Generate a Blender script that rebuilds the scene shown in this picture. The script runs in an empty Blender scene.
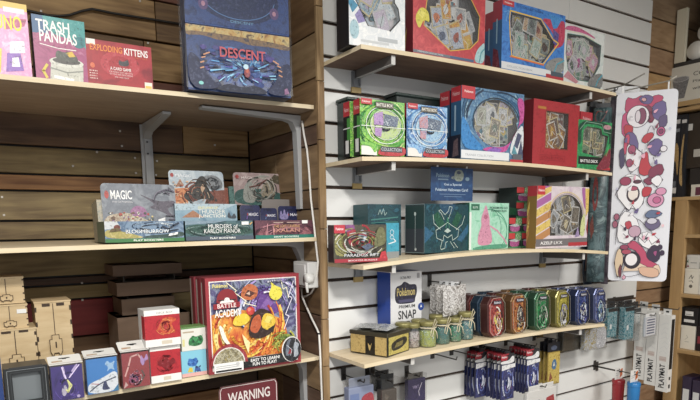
import bpy, bmesh, math, random
from mathutils import Vector, Matrix
from mathutils.geometry import tessellate_polygon
random.seed(7)
C = bpy.context.scene.collection
SC = bpy.context.scene
# ------------------------------------------------------------------ camera, world, lights, exposure
ZO = 2.175
F_, SY_, YAW, PIT, ROL = 576.09, 109.26, .5743, -.1432, -.0138
CAM = Vector((-.956, -1.620, -.625 + ZO))
_c, _s, _cp, _sp = math.cos(YAW), math.sin(YAW), math.cos(PIT), math.sin(PIT)
FWD = Vector((_s*_cp, _c*_cp, _sp)); RGT = Vector((_c, -_s, 0)); UPV = RGT.cross(FWD)
_cr, _sr = math.cos(ROL), math.sin(ROL)
cd = bpy.data.cameras.new('camera'); cam = bpy.data.objects.new('camera', cd); C.objects.link(cam)
rc = RGT*_cr + UPV*_sr; uc = UPV*_cr - RGT*_sr
m = Matrix((rc, uc, -FWD)).transposed().to_4x4(); m.translation = CAM; cam.matrix_world = m
cd.sensor_width = 36; cd.lens = F_/700*36; cd.shift_y = SY_/700; cd.clip_start = .05
SC.camera = cam
SC.view_settings.view_transform = 'Standard'; SC.view_settings.look = 'None'
SC.view_settings.gamma = 1; SC.view_settings.use_curve_mapping = False; SC.view_settings.exposure = 0.4
w = bpy.data.worlds.new('world'); SC.world = w; w.use_nodes = True
w.node_tree.nodes['Background'].inputs[0].default_value = (.95, .97, 1, 1)
w.node_tree.nodes['Background'].inputs[1].default_value = .52
def area(name, loc, sx, sy, e, col=(1, .97, .92), rot=(0, 0, 0)):
    l = bpy.data.lights.new(name, 'AREA'); l.shape = 'RECTANGLE'; l.size = sx; l.size_y = sy; l.energy = e; l.color = col
    o = bpy.data.objects.new(name, l); o.location = loc; o.rotation_euler = rot; C.objects.link(o); return o
area('ceiling_lamp', (-.9, -1.6, 2.62), .22, .22, 50)
area('ceiling_lamp', (1.2, -2.2, 2.62), .5, .5, 40)
area('ceiling_lamp', (.0, -3.4, 2.62), 1.6, .6, 50)

def P(px, py, x=None, y=None, z=None):
    "point of the place seen at a photo pixel, on the given plane"
    a, b = px - 350, py - 200 - SY_
    xx, yy = a*_cr + b*_sr, -a*_sr + b*_cr
    v = FWD*F_ + RGT*xx - UPV*yy
    k, val = (0, x) if x is not None else ((1, y) if y is not None else (2, z))
    return CAM + v*((val - CAM[k])/v[k])

# ------------------------------------------------------------------ materials
def lin(h):
    h = h.lstrip('#'); r = [int(h[i:i+2], 16)/255 for i in (0, 2, 4)]; g_ = .3*r[0]+.59*r[1]+.11*r[2]; r = [(c*.86+g_*.14)*.97 for c in r]
    return tuple((c/12.92 if c <= .04045 else ((c+.055)/1.055)**2.4) for c in r) + (1,)
MC = {}
def mat(h, rough=.45, metal=0, coat=0, bump=0, alpha=1):
    k = (h, rough, metal, coat, bump)
    if k in MC: return MC[k]
    m = bpy.data.materials.new('surface'); m.use_nodes = True; b = m.node_tree.nodes['Principled BSDF']
    b.inputs['Base Color'].default_value = lin(h); b.inputs['Roughness'].default_value = rough
    b.inputs['Metallic'].default_value = metal; b.inputs['Coat Weight'].default_value = coat
    MC[k] = m; return m
def noise(pal, scale=40, rough=.4, dist=1.5, stretch=(1, 1, 1), detail=4):
    k = ('n', tuple(pal), scale, rough, dist, stretch)
    if k in MC: return MC[k]
    m = bpy.data.materials.new('printed_art'); m.use_nodes = True; nt = m.node_tree; b = nt.nodes['Principled BSDF']
    b.inputs['Roughness'].default_value = rough
    tc = nt.nodes.new('ShaderNodeTexCoord'); mp = nt.nodes.new('ShaderNodeMapping')
    mp.inputs['Scale'].default_value = stretch; mp.inputs['Location'].default_value = (random.random()*9, 3, random.random()*9)
    n = nt.nodes.new('ShaderNodeTexNoise'); n.inputs['Scale'].default_value = scale*(1.7 if len(pal) > 2 else 1); n.inputs['Detail'].default_value = detail+2; n.inputs['Roughness'].default_value = .62
    n.inputs['Distortion'].default_value = dist
    r = nt.nodes.new('ShaderNodeValToRGB'); L = len(pal)
    while len(r.color_ramp.elements) < L: r.color_ramp.elements.new(.5)
    for i, h in enumerate(pal):
        e = r.color_ramp.elements[i]; e.position = .36 + .28*i/max(1, L-1); e.color = lin(h)
    for a, c in ((tc.outputs['Object'], mp.inputs[0]), (mp.outputs[0], n.inputs[0]), (n.outputs[0], r.inputs[0]), (r.outputs[0], b.inputs['Base Color'])):
        nt.links.new(a, c)
    MC[k] = m; return m
def wood(base, dark, scale=(3, 30, 30), rough=.65, big=1.0, axis=0, bump=.25):
    "sawn wood: stretched noise streaks plus broad blotches"
    k = ('w', base, dark, scale, rough, axis)
    if k in MC: return MC[k]
    m = bpy.data.materials.new('wood'); m.use_nodes = True; nt = m.node_tree; b = nt.nodes['Principled BSDF']
    b.inputs['Roughness'].default_value = rough
    tc = nt.nodes.new('ShaderNodeTexCoord'); mp = nt.nodes.new('ShaderNodeMapping'); mp.inputs['Scale'].default_value = scale
    mp.inputs['Location'].default_value = (random.random()*5, random.random()*5, random.random()*5)
    n = nt.nodes.new('ShaderNodeTexNoise'); n.inputs['Scale'].default_value = 1.6; n.inputs['Detail'].default_value = 7; n.inputs['Distortion'].default_value = .6
    n2 = nt.nodes.new('ShaderNodeTexNoise'); n2.inputs['Scale'].default_value = 3.3*big; n2.inputs['Detail'].default_value = 3
    mx = nt.nodes.new('ShaderNodeMath'); mx.operation = 'MULTIPLY_ADD'; mx.inputs[1].default_value = .55
    mu = nt.nodes.new('ShaderNodeMath'); mu.operation = 'MULTIPLY'; mu.inputs[1].default_value = .45
    r = nt.nodes.new('ShaderNodeValToRGB'); r.color_ramp.elements[0].position = .36; r.color_ramp.elements[1].position = .62
    r.color_ramp.elements[0].color = lin(dark); r.color_ramp.elements[1].color = lin(base)
    bp = nt.nodes.new('ShaderNodeBump'); bp.inputs['Strength'].default_value = bump; bp.inputs['Distance'].default_value = .004
    for a, c in ((tc.outputs['Object'], mp.inputs[0]), (mp.outputs[0], n.inputs[0]), (tc.outputs['Object'], n2.inputs[0]),
                 (n2.outputs[0], mu.inputs[0]), (n.outputs[0], mx.inputs[0]), (mu.outputs[0], mx.inputs[2]), (mx.outputs[0], r.inputs[0]),
                 (r.outputs[0], b.inputs['Base Color']), (n.outputs[0], bp.inputs['Height']), (bp.outputs[0], b.inputs['Normal'])):
        nt.links.new(a, c)
    MC[k] = m; return m
def clear(tint='#ffffff', refl=.12, rough=.08, dens=.06):
    "thin clear plastic: mostly see-through with a glossy and a faint milky share"
    k = ('c', tint, refl, rough, dens)
    if k in MC: return MC[k]
    m = bpy.data.materials.new('clear_plastic'); m.use_nodes = True; nt = m.node_tree; nt.nodes.remove(nt.nodes['Principled BSDF'])
    o = nt.nodes['Material Output']; t = nt.nodes.new('ShaderNodeBsdfTransparent'); t.inputs[0].default_value = lin(tint)
    g = nt.nodes.new('ShaderNodeBsdfGlossy'); g.inputs['Roughness'].default_value = rough
    d = nt.nodes.new('ShaderNodeBsdfDiffuse'); d.inputs[0].default_value = (.9, .9, .9, 1)
    a = nt.nodes.new('ShaderNodeMixShader'); a.inputs[0].default_value = refl
    c = nt.nodes.new('ShaderNodeMixShader'); c.inputs[0].default_value = dens
    nt.links.new(t.outputs[0], a.inputs[1]); nt.links.new(g.outputs[0], a.inputs[2])
    nt.links.new(a.outputs[0], c.inputs[1]); nt.links.new(d.outputs[0], c.inputs[2]); nt.links.new(c.outputs[0], o.inputs[0])
    MC[k] = m; return m
def M(c):
    if isinstance(c, str): return mat(c)
    if isinstance(c, tuple) and c[0] == 'n': return noise(c[1], *c[2:])
    return c
WHITE = mat('#e4e3df', .5); METAL = mat('#9b9a98', .35, .8); STEEL = mat('#8c8f92', .45, .3); BLACK = mat('#17181b', .5)
PLY = wood('#e3d2b0', '#d6c096', (4, 30, 30), .55, 1, 0, .05); PLY_SHADE = wood('#ab927a', '#98806a', (4, 25, 25), .8, 1, 0, .05)  # second one: same ply for niche undersides, shade darkened into its colour
PLY_SHADE2 = wood('#8a6e58', '#75594a', (4, 25, 25), .8, 1, 0, .05)  # deeper shade painted into the ply under the slat wall shelves
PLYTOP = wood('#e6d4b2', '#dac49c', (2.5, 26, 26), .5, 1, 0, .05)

# ------------------------------------------------------------------ mesh building
FONTM = {}
def text_mesh(s, bold):
    k = (s, bold)
    if k in FONTM: return FONTM[k]
    cu = bpy.data.curves.new('lettering', 'FONT'); cu.body = s; cu.offset = .018 if bold else 0; cu.resolution_u = 3
    ob = bpy.data.objects.new('lettering', cu); me = bpy.data.meshes.new_from_object(ob)
    vs = [v.co.copy() for v in me.vertices]; fs = [tuple(p.vertices) for p in me.polygons]
    bpy.data.objects.remove(ob); bpy.data.curves.remove(cu); bpy.data.meshes.remove(me)
    x0 = min(v.x for v in vs); x1 = max(v.x for v in vs); y0 = min(v.y for v in vs); y1 = max(v.y for v in vs)
    FONTM[k] = ([((v.x-x0)/(x1-x0), (v.y-y0)/(y1-y0)) for v in vs], fs); return FONTM[k]
def tone(h, k, mixw=0):
    r = [int(h[i:i+2], 16) for i in (1, 3, 5)]
    r = [min(255, max(0, int(c*k + (255-c*k)*mixw))) for c in r]; return '#%02x%02x%02x' % tuple(r)
def inked(c):
    "a printed colour is never flat: a little darker and lighter ink in fine grain"
    return ('n', (tone(c, .7), c, tone(c, .96), tone(c, 1, .16)), 70, .4, .4) if isinstance(c, str) else c
def chaikin(p, k=2):
    for _ in range(k): p = [q for a, b in zip(p, list(p[1:])+[p[0]]) for q in ((a[0]*.78+b[0]*.22, a[1]*.78+b[1]*.22), (a[0]*.22+b[0]*.78, a[1]*.22+b[1]*.78))]
    return p
class MB:
    def __init__(s): s.v = []; s.f = []; s.mi = []; s.mt = []; s.sm = []
    def k(s, m):
        m = M(m)
        if m not in s.mt: s.mt.append(m)
        return s.mt.index(m)
    def add(s, vs, fs, m, smooth=False):
        b = len(s.v); s.v += [tuple(v) for v in vs]; k = s.k(m)
        for f in fs: s.f.append(tuple(b+i for i in f)); s.mi.append(k); s.sm.append(smooth)
        return s
    def hexa(s, p, m, mf=None):
        "8 corners: bottom 4 (front-left, front-right, back-right, back-left) then top 4; mf: {face: material}"
        fs = dict(bottom=(3, 2, 1, 0), top=(4, 5, 6, 7), front=(0, 1, 5, 4), right=(1, 2, 6, 5), back=(2, 3, 7, 6), left=(3, 0, 4, 7))
        b = len(s.v); s.v += [tuple(v) for v in p]
        for n, f in fs.items():
            mm = (mf or {}).get(n, m)
            if mm is None: continue
            s.f.append(tuple(b+i for i in f)); s.mi.append(s.k(mm)); s.sm.append(False)
        return s
    def box(s, x0, x1, y0, y1, z0, z1, m, mf=None):
        return s.hexa([(x0, y0, z0), (x1, y0, z0), (x1, y1, z0), (x0, y1, z0), (x0, y0, z1), (x1, y0, z1), (x1, y1, z1), (x0, y1, z1)], m, mf)
    def bevbox(s, x0, x1, y0, y1, z0, z1, m, bev=.002, seg=2):
        bm = bmesh.new(); bmesh.ops.create_cube(bm, size=1)
        for v in bm.verts: v.co = Vector(((x0+x1)/2+v.co.x*(x1-x0), (y0+y1)/2+v.co.y*(y1-y0), (z0+z1)/2+v.co.z*(z1-z0)))
        bmesh.ops.bevel(bm, geom=bm.edges[:], offset=bev, segments=seg, affect='EDGES', profile=.5)
        bm.verts.index_update(); s.add([v.co for v in bm.verts], [[v.index for v in f.verts] for f in bm.faces], m); bm.free(); return s
    def tube(s, pts, r, m, n=7, closed=False):
        pts = [Vector(p) for p in pts]; vs = []; fs = []; N = len(pts); prev = None
        for i, p in enumerate(pts):
            a = pts[max(0, i-1)]; b = pts[min(N-1, i+1)]; t = (b-a).normalized()
            u = prev - t*prev.dot(t) if prev else t.orthogonal()
            if u.length < 1e-5: u = t.orthogonal()
            u.normalize(); prev = u; w_ = t.cross(u); rr = r[i] if isinstance(r, (list, tuple)) else r
            for j in range(n):
                an = 2*math.pi*j/n; vs.append(p + (u*math.cos(an) + w_*math.sin(an))*rr)
        for i in range(N-1):
            for j in range(n): fs.append((i*n+j, i*n+(j+1) % n, (i+1)*n+(j+1) % n, (i+1)*n+j))
        fs.append(tuple(reversed(range(n)))); fs.append(tuple((N-1)*n+j for j in range(n)))
        return s.add(vs, fs, m, True)
    def lathe(s, prof, m, cx=0, cy=0, n=20, sy=1, axis='z'):
        vs = []; fs = []; N = len(prof)
        for r, z in prof:
            for j in range(n):
                an = 2*math.pi*j/n; a, b = r*math.cos(an), r*math.sin(an)*sy
                vs.append((cx+a, cy+b, z) if axis == 'z' else ((cx+a, z, cy+b) if axis == 'y' else (z, cx+a, cy+b)))
        for i in range(N-1):
            for j in range(n): fs.append((i*n+j, i*n+(j+1) % n, (i+1)*n+(j+1) % n, (i+1)*n+j))
        return s.add(vs, fs, m, True)
    def prism(s, pts, off0, off1, fn, m, ms=None, cap0=True, cap1=True):
        "2D outline pts extruded between two offsets; fn(u,v,o) -> xyz"
        n = len(pts); vs = [fn(u, v, off0) for u, v in pts] + [fn(u, v, off1) for u, v in pts]
        tri = tessellate_polygon([[Vector((u, v, 0)) for u, v in pts]])
        if cap1: s.add(vs, [tuple(n+i for i in t) for t in tri], m)
        if cap0: s.add(vs, [tuple(reversed(t)) for t in tri], m)
        s.add(vs, [(i, (i+1) % n, n+(i+1) % n, n+i) for i in range(n)], ms or m); return s
    def art(s, items, fn, w, h, o0=.0002):
        o = o0
        for it in items:
            t = it[0]; o += .00007
            if t == 'o': t = 'p'; it = (t, inked(it[1]), it[2])
            elif t == 'f': t = 'p'; it = (t, it[1], chaikin(it[2], 1))
            elif t == 'p': it = (t, inked(it[1]), chaikin(it[2]) if len(it[2]) >= 5 else it[2])
            if t == 'r':
                _, c, a, b, cc, d = it; s.add([fn(a, b, o), fn(cc, b, o), fn(cc, d, o), fn(a, d, o)], [(0, 1, 2, 3)], c)
            elif t == 'p':
                tri = tessellate_polygon([[Vector((u*w, v*h, 0)) for u, v in it[2]]]); s.add([fn(u, v, o) for u, v in it[2]], tri, it[1])
            elif t == 'e':
                _, c, cu, cv, ru, rv = it; n = 22; c = inked(c)
                s.add([fn(cu+ru*math.cos(2*math.pi*i/n), cv+rv*math.sin(2*math.pi*i/n), o) for i in range(n)], [tuple(range(n))], c)
            elif t == 'q':
                _, c, pts, wd = it[:4]; pts = list(pts)
                if len(it) > 4 and it[4]: pts.append(pts[0])
                for (a, b), (c2, d) in zip(pts, pts[1:]):
                    dx, dy = (c2-a)*w, (d-b)*h; L = math.hypot(dx, dy) or 1; nx, ny = -dy/L*wd/2/w, dx/L*wd/2/h; ex, ey = dx/L*wd*.3/w, dy/L*wd*.3/h
                    s.add([fn(a+nx-ex, b+ny-ey, o), fn(a-nx-ex, b-ny-ey, o), fn(c2-nx+ex, d-ny+ey, o), fn(c2+nx+ex, d+ny+ey, o)], [(0, 1, 2, 3)], c)
            elif t == 't':
                _, c, txt, a, b, cc, d = it[:7]; bold = len(it) < 8 or it[7]; vs, fs = text_mesh(txt, bold)
                s.add([fn(a+(cc-a)*u, b+(d-b)*v, o) for u, v in vs], fs, c)
        return s
    def build(s, name, parent=None, loc=None):
        me = bpy.data.meshes.new(name); me.from_pydata(s.v, [], s.f)
        for m_ in s.mt: me.materials.append(m_)
        me.polygons.foreach_set('material_index', s.mi); me.polygons.foreach_set('use_smooth', s.sm); me.update()
        o = bpy.data.objects.new(name, me); C.objects.link(o)
        if parent: o.parent = parent
        if loc: o.location = loc
        return o
def tag(o, label=None, cat=None, group=None, kind=None):
    if label: o['label'] = label
    if cat: o['category'] = cat
    if group: o['group'] = group
    if kind: o['kind'] = kind
    return o
def empty(name, loc, rz=0, label=None, cat=None, group=None, rx=0):
    o = bpy.data.objects.new(name, None); o.empty_display_size = .02; C.objects.link(o); o.location = loc; o.rotation_euler = (rx, 0, rz)
    return tag(o, label, cat, group)
def struct(o): o['kind'] = 'structure'; return o
def copy_tree(o, parent=None):
    c = o.copy(); C.objects.link(c); c.parent = parent
    for ch in o.children: copy_tree(ch, c)
    return c
def rect(a, b, c, d): return [(a, b), (c, b), (c, d), (a, d)]
def ell(cu, cv, ru, rv, n=24, a0=0, a1=360): return [(cu+ru*math.cos(math.radians(a0+(a1-a0)*i/n)), cv+rv*math.sin(math.radians(a0+(a1-a0)*i/n))) for i in range(n if a1-a0 == 360 else n+1)]
def blobs(pal, n, u0, v0, u1, v1, r0, r1, seed=0):
    "loose irregular colour patches, the abstract part of a printed cover"
    R = random.Random(seed); out = []
    for i in range(n):
        cu, cv = R.uniform(u0, u1), R.uniform(v0, v1); r = R.uniform(r0, r1); k = R.randint(5, 8); a = R.random()*6
        out.append(('p', R.choice(pal), [(min(u1, max(u0, cu+math.cos(a+6.283*j/k)*r*R.uniform(.4, 1.3))), min(v1, max(v0, cv+math.sin(a+6.283*j/k)*r*R.uniform(.4, 1.3)))) for j in range(k)]))
    return out
def swoosh(pal, n, cu, cv, r0, r1, a0, a1, wd, seed=0, sq=1, box=(0, 0, 1, 1)):
    "painterly arcs around a centre, clipped to a box"
    R = random.Random(seed); out = []
    for i in range(n):
        r = R.uniform(r0, r1); a = R.uniform(a0, a1); l = R.uniform(.4, 1.3); g = R.uniform(-.25, .25)
        pts = [(cu+r*(1+g*t)*math.cos(a+l*t), cv+r*(1+g*t)*sq*math.sin(a+l*t)) for t in [k/6 for k in range(7)]]
        pts = [p for p in pts if box[0] < p[0] < box[2] and box[1] < p[1] < box[3]]
        if len(pts) > 2: out.append(('q', R.choice(pal), pts, wd*R.uniform(.4, 1.5)))
    return out
def bars(c, rows, u0, v0, u1, v1, fill=.5, seed=1):
    R = random.Random(seed); out = []; h = (v1-v0)/rows
    for i in range(rows):
        u = u0
        while u < u1-.005:
            l = R.uniform(.03, .1)*(u1-u0)/.6; e = min(u1, u+l); out.append(('r', c, u, v0+h*i, e, v0+h*(i+fill))); u = e+.012
    return out

FN = lambda w, d, h: dict(
    F=lambda u, v, o: (-w/2+u*w, -o, v*h), L=lambda u, v, o: (-w/2-o, d-u*d, v*h),
    T=lambda u, v, o: (-w/2+u*w, v*d, h+o), R=lambda u, v, o: (w/2+o, u*d, v*h))
SEAL = {}
def carton(name, label, cat, w, d, h, loc, rz, body, front=(), left=(), top=(), group=None, win=None, cards=(), winmat=None, frontmat=None, deep=.02, rx=0, faces=None, pane=True, fancards=15, cardk=1.45, fanpal=None):
    """printed carton: body (with its printing) plus, when windowed, the cards behind a cut-out and the clear pane"""
    r = empty(name, loc, rz, label, cat, group, rx); f = FN(w, d, h); b = MB(); faces = dict(faces or {})
    if not win:
        if frontmat: faces['front'] = frontmat
        b.box(-w/2, w/2, 0, d, 0, h, body, faces)
    else:
        faces['front'] = None
        b.box(-w/2, w/2, 0, d, 0, h, body, faces)
        outer = [(0, 0), (1, 0), (1, 1), (0, 1)]
        A = [Vector((u*w, v*h, 0)) for u, v in outer]; B = [Vector((u*w, v*h, 0)) for u, v in win]
        tri = tessellate_polygon([A, B]); pts = outer + list(win)
        b.add([f['F'](u, v, 0) for u, v in pts], tri, frontmat or body)
        b.prism(win, 0, -deep, f['F'], winmat or '#2a2b30', winmat or '#3a3b40', cap0=False)
    b.art(front, f['F'], w, h); b.art(left, f['L'], d, h); b.art(top, f['T'], w, d)
    b.build('body', r)
    if win and cards:
        c = MB(); RF = random.Random(int(w*1e4)); us = [u for u, v in win]; vs_ = [v for u, v in win]; fan = []
        fp = [('#b8543c', '#e8c8a0', '#7a3430'), ('#3f7f94', '#c8d8dc', '#24505f'), ('#d8b84a', '#8a6a34', '#f0e4b0'), ('#7a5a94', '#c8b8d8', '#3c2c50'), ('#5f8a5a', '#c8d8b0', '#2f4a34'), ('#9aa0a8', '#e4e6e8', '#4c525c')]
        fp = fanpal or fp
        for k2 in range(int(fancards)):
            cu, cv = RF.uniform(min(us)+.1, max(us)-.1), RF.uniform(min(vs_)+.08, max(vs_)-.08); an = RF.uniform(-.6, .6); cw_, ch_ = .016*cardk, .022*cardk
            q4 = lambda k3: [(cu+(x*math.cos(an)-y*math.sin(an))*k3/w, cv+(x*math.sin(an)+y*math.cos(an))*k3/h) for x, y in ((-cw_, -ch_), (cw_, -ch_), (cw_, ch_), (-cw_, ch_))]
            if any(u < .03 or u > .97 or v < .03 or v > .97 for u, v in q4(1)): continue
            fan += [('o', RF.choice(['#e8e6e0', '#c8ccd0', '#d8c890']), q4(1)), ('o', M(('n', RF.choice(fp), 70)), q4(.86))]
            pc = RF.choice(fp); fan += [('p', RF.choice(pc), [(cu+RF.uniform(.4, 1)*cw_*.75*math.cos(t_)/w, cv+RF.uniform(.4, 1)*ch_*.75*math.sin(t_)/h) for t_ in (0, 1, 2, 3, 4, 5)]), ('q', RF.choice(['#26242c', '#f0ece4']), [q4(.5)[0], (cu, cv), q4(.6)[RF.choice((1, 2, 3))]], .0016)]
        c.art(fan, lambda u, v, o: (-w/2+u*w, deep-.009-o*.6, v*h), w, h)
        for i, (m_, u0, v0, u1, v1) in enumerate(cards):
            q = .002+.0011*(i % 6)
            c.box(-w/2+u0*w, -w/2+u1*w, deep-q-.002, deep-q, v0*h, v1*h, m_)
            if win and (u1-u0) > .08:
                RC = random.Random(int(u0*997+v0*131)+i); cc = []
                for k2 in range(11):
                    cu, cv, rr = RC.uniform(u0+.03, u1-.03), RC.uniform(v0+.03, v1-.03), RC.uniform(.015, .05)
                    col = RC.choice(['#f2f0ea', '#24262c', '#3c4450', '#e8e6e0', '#b8543c', '#3f7f94', '#d8b84a', '#7a5a94', '#9aa0a4', '#1a1c20'])
                    an = RC.random()*6; cc.append(('p', col, [(min(u1, max(u0, cu+rr*RC.uniform(.5, 1.6)*math.cos(an+j*1.26))), min(v1, max(v0, cv+rr*RC.uniform(.5, 1.6)*math.sin(an+j*1.26)))) for j in range(5)]))
                cc.append(('q', '#d4d4d2', rect(u0+.008, v0+.008, u1-.008, v1-.008), .0016, True))
                c.art(cc, lambda u, v, o: (-w/2+u*w, deep-q-.002-o, v*h), w, h)
        c.build('packs', r)
    if win and pane:
        p = MB(); p.prism([(.5+(u-.5)*.995, .5+(v-.5)*.995) for u, v in win], -.0012, -.0004, f['F'], clear('#ffffff', .06, .1, .02)); p.build('window', r)
    return r
def span(L, R, mid, yl, yr):
    a = P(L, mid, y=yl); b = P(R, mid, y=yr); c = (a+b)/2
    return c, math.hypot(b.x-a.x, b.y-a.y), math.atan2(b.y-a.y, b.x-a.x), a, b
def pbox(name, label, cat, L, R, T, mid, y, z0, d, body, h=None, **k):
    yl, yr = y if isinstance(y, tuple) else (y, y)
    c, w, rz, a, b = span(L, R, mid, yl, yr)
    if h is None: h = P(L, T, y=yl).z - z0
    return carton(name, label, cat, w, d, h, (c.x, c.y, z0), rz, body, **k)

# ------------------------------------------------------------------ the setting
def plankwall(name, x0, x1, y0, y1, seams, mats, joints=(), axis='x', gap=.007):
    b = MB(); R = random.Random(3)
    for i, (z0, z1) in enumerate(zip(seams, seams[1:])):
        cuts = [x0] + [j for k, j in joints if k == i] + [x1]
        for q, (a, c) in enumerate(zip(cuts, cuts[1:])):
            m_ = mats[(i+q*3) % len(mats)] if q else mats[i % len(mats)]
            dy = R.uniform(0, .004)
            if axis == 'x': b.bevbox(a+.0012, c-.0012, y0+dy, y1, z0+gap/2, z1-gap/2, m_, .0015, 1)
            else: b.bevbox(y0, y1-dy, a+.0012, c-.0012, z0+gap/2, z1-gap/2, m_, .0015, 1)
    return struct(b.build(name))
W1 = wood('#bd965f', '#7c5a32'); W2 = wood('#9c784a', '#5c4126', (2, 26, 26)); W3 = wood('#b5824f', '#7b4f2d', (3, 40, 40))
W4 = wood('#7d5d40', '#4a3222', (2, 22, 22)); W5 = wood('#8a5a42', '#64362a', (3, 25, 25)); W6 = wood('#a08a58', '#655030', (2.4, 30, 30))
WR = wood('#8c2a2c', '#6b1c20', (2, 20, 20)); W7 = wood('#5e4534', '#3d2a20', (2, 26, 26))
S1_ = wood('#9c7d57', '#6d5135', (25, 3, 25)); S2_ = wood('#866743', '#5a4129', (25, 2.5, 25)); S3_ = wood('#775a46', '#4f382b', (22, 3, 22)); S4_ = wood('#a38862', '#7a5e3c', (28, 3, 28))
fl = MB(); fl.box(-3.2, 3.2, -5, .7, -.05, 0, noise(['#8d8a84', '#9a978f'], 3, .5)); struct(fl.build('floor'))
ce = MB(); ce.box(-3.2, 3.2, -5, .7, 2.7, 2.75, '#cfccc4'); struct(ce.build('ceiling'))
nz = [0, .16, .32, .47, .62, .77, .92, 1.05, 1.1855, 1.315, 1.3663, 1.3951, 1.5186, 1.5814, 1.6778, 1.7303, 1.8191, 1.925, 2.065, 2.1985, 2.335, 2.47, 2.6, 2.7]
nm = [W2, W4, W1, W2, W4, W3, W7, W4, WR, W6, W7, W6, W6, W6, W3, W6, W4, W5, W2, W1, W5, W1, W2, W4]
plankwall('wall_niche_back', -1.5, -.024, .53, .56, nz, nm, [(8, -.56), (9, -.56), (18, -.40), (19, -.355), (17, -.45), (16, -.28)])
nl = MB()
for a_, b_ in ((135, 158), (136, 173), (122, 146), (157, 161), (156, 175), (120, 131), (41, 11), (148, 43), (2, 197), (4, 215), (82, 283), (82.5, 300), (140, 1), (97, 152), (73, 166), (215, 145)):
    q = P(a_, b_, y=.5285); nl.box(q.x-.003, q.x+.003, .5275, .5325, q.z-.003, q.z+.003, '#c8c4bc')
struct(nl.build('wall_nails'))
bk = MB(); bk.box(-1.5, 0, .562, .58, 0, 2.7, '#15110e'); struct(bk.build('wall_niche_backing'))
sz = [0, .14, .29, .43, .57, .72, .86, 1.0, 1.12, 1.26, 1.4356, 1.6062, 1.6692, 1.8081, 1.8687, 2.0081, 2.1409, 2.29, 2.43, 2.57, 2.7]
b = MB(); R = random.Random(5)
for i, (z0, z1) in enumerate(zip(sz, sz[1:])):
    cut = [-.004, R.choice([.21, .3, .53, .53, .16]), .53]
    for q, (a, c) in enumerate(zip(cut, cut[1:])):
        if c-a > .01: b.bevbox(-.022, -.008, a+.0012, c-.0012, z0+.002, z1-.002, [S1_, S2_, S3_, S4_][(i*2+q*3+(i//3)) % 4], .0012, 1)
b.box(-.008, -.001, 0, .56, 0, 2.7, '#5a4129')
struct(b.build('wall_niche_side'))
b = MB(); zz = 0
while zz < 2.69:                                          # edge trim of the side panel, a stack of board ends
    h = R.uniform(.12, .3); b.bevbox(-.024, 0, -.014, -.002, zz, min(2.7, zz+h)-.002, wood(R.choice(['#b39062', '#a07f52', '#bd9d6d']), '#6c4f30', (30, 30, 4)), .001, 1); zz += h
struct(b.build('trim_1'))
pl = MB(); pl.box(-1.52, -1.5, -.02, .56, 0, 2.7, W2); struct(pl.build('wall_left'))
b = MB(); XR = 1.795
SLAT = noise(['#dfdfdc', '#e6e6e3'], 2, .42, .3); GRV = wood('#5b4232', '#33241b', (4, 30, 30))
for i in range(-5, 22):
    z1 = ZO - i*.1 - .0055; z0 = z1 - .089
    for a, c in ((.001, 1.1885), (1.19, XR)): b.bevbox(a, c, 0, .012, z0, z1, SLAT, .0012, 2)
b.box(.001, XR, .0125, .03, 0, 2.7, GRV)
struct(b.build('wall_back'))
rs = [0, .2, .38, .55, .71, .86, 1.0, 1.135, 1.21, 1.33, 1.5, 1.67, 1.84, 2.0, 2.13, 2.255, 2.37, 2.5, 2.7]
plankwall('wall_planks_right', XR+.002, 2.4, .0, .02, rs, [wood('#b08d66', '#8b6844', (6, 30, 30)), wood('#9c8061', '#77593d', (5, 26, 26)), wood('#c39c68', '#a37a48', (6, 30, 30)), wood('#a98562', '#876344', (6, 26, 26))])
b = MB(); b.box(XR, 2.4, .021, .035, 0, 2.7, '#3a2a1e'); struct(b.build('wall_planks_backing'))
b = MB(); b.box(2.36, 2.4, -1.6, .02, 0, 2.7, noise(['#8e7d68', '#a08e76', '#7c6d5a'], 5, .7)); struct(b.build('wall_right'))

# ------------------------------------------------------------------ shelves of the wooden niche
def nshelf(name, label, zfl, zfr, zb, yf=.01, x0=-1.49, x1=-.026):
    t = .012; b = MB()
    b.hexa([(x0, yf, zfl-.006), (x1, yf, zfr), (x1, .525, zb), (x0, .525, zb), (x0, yf, zfl+t-.006), (x1, yf, zfr+t), (x1, .525, zb+t), (x0, .525, zb+t)], PLY_SHADE, dict(top=PLYTOP, front=PLY))
    return tag(b.build(name), label, 'shelf', 'plywood shelves in the wooden niche')
nshelf('plywood_shelf', 'top plywood shelf of the wooden niche, under the board games', 1.9005, 1.914, 1.9175)
nshelf('plywood_shelf', 'middle plywood shelf of the wooden niche, under the booster displays', 1.4975, 1.504, 1.504)
nshelf('plywood_shelf', 'lowest plywood shelf of the wooden niche, under the crates and deck boxes', 1.1005, 1.1115, 1.1115)
N1 = lambda x: 1.914 + .0132*x + .0135; N2 = lambda x: 1.5165 + .003*x; N3 = lambda x: 1.1237 + .009*x
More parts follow.
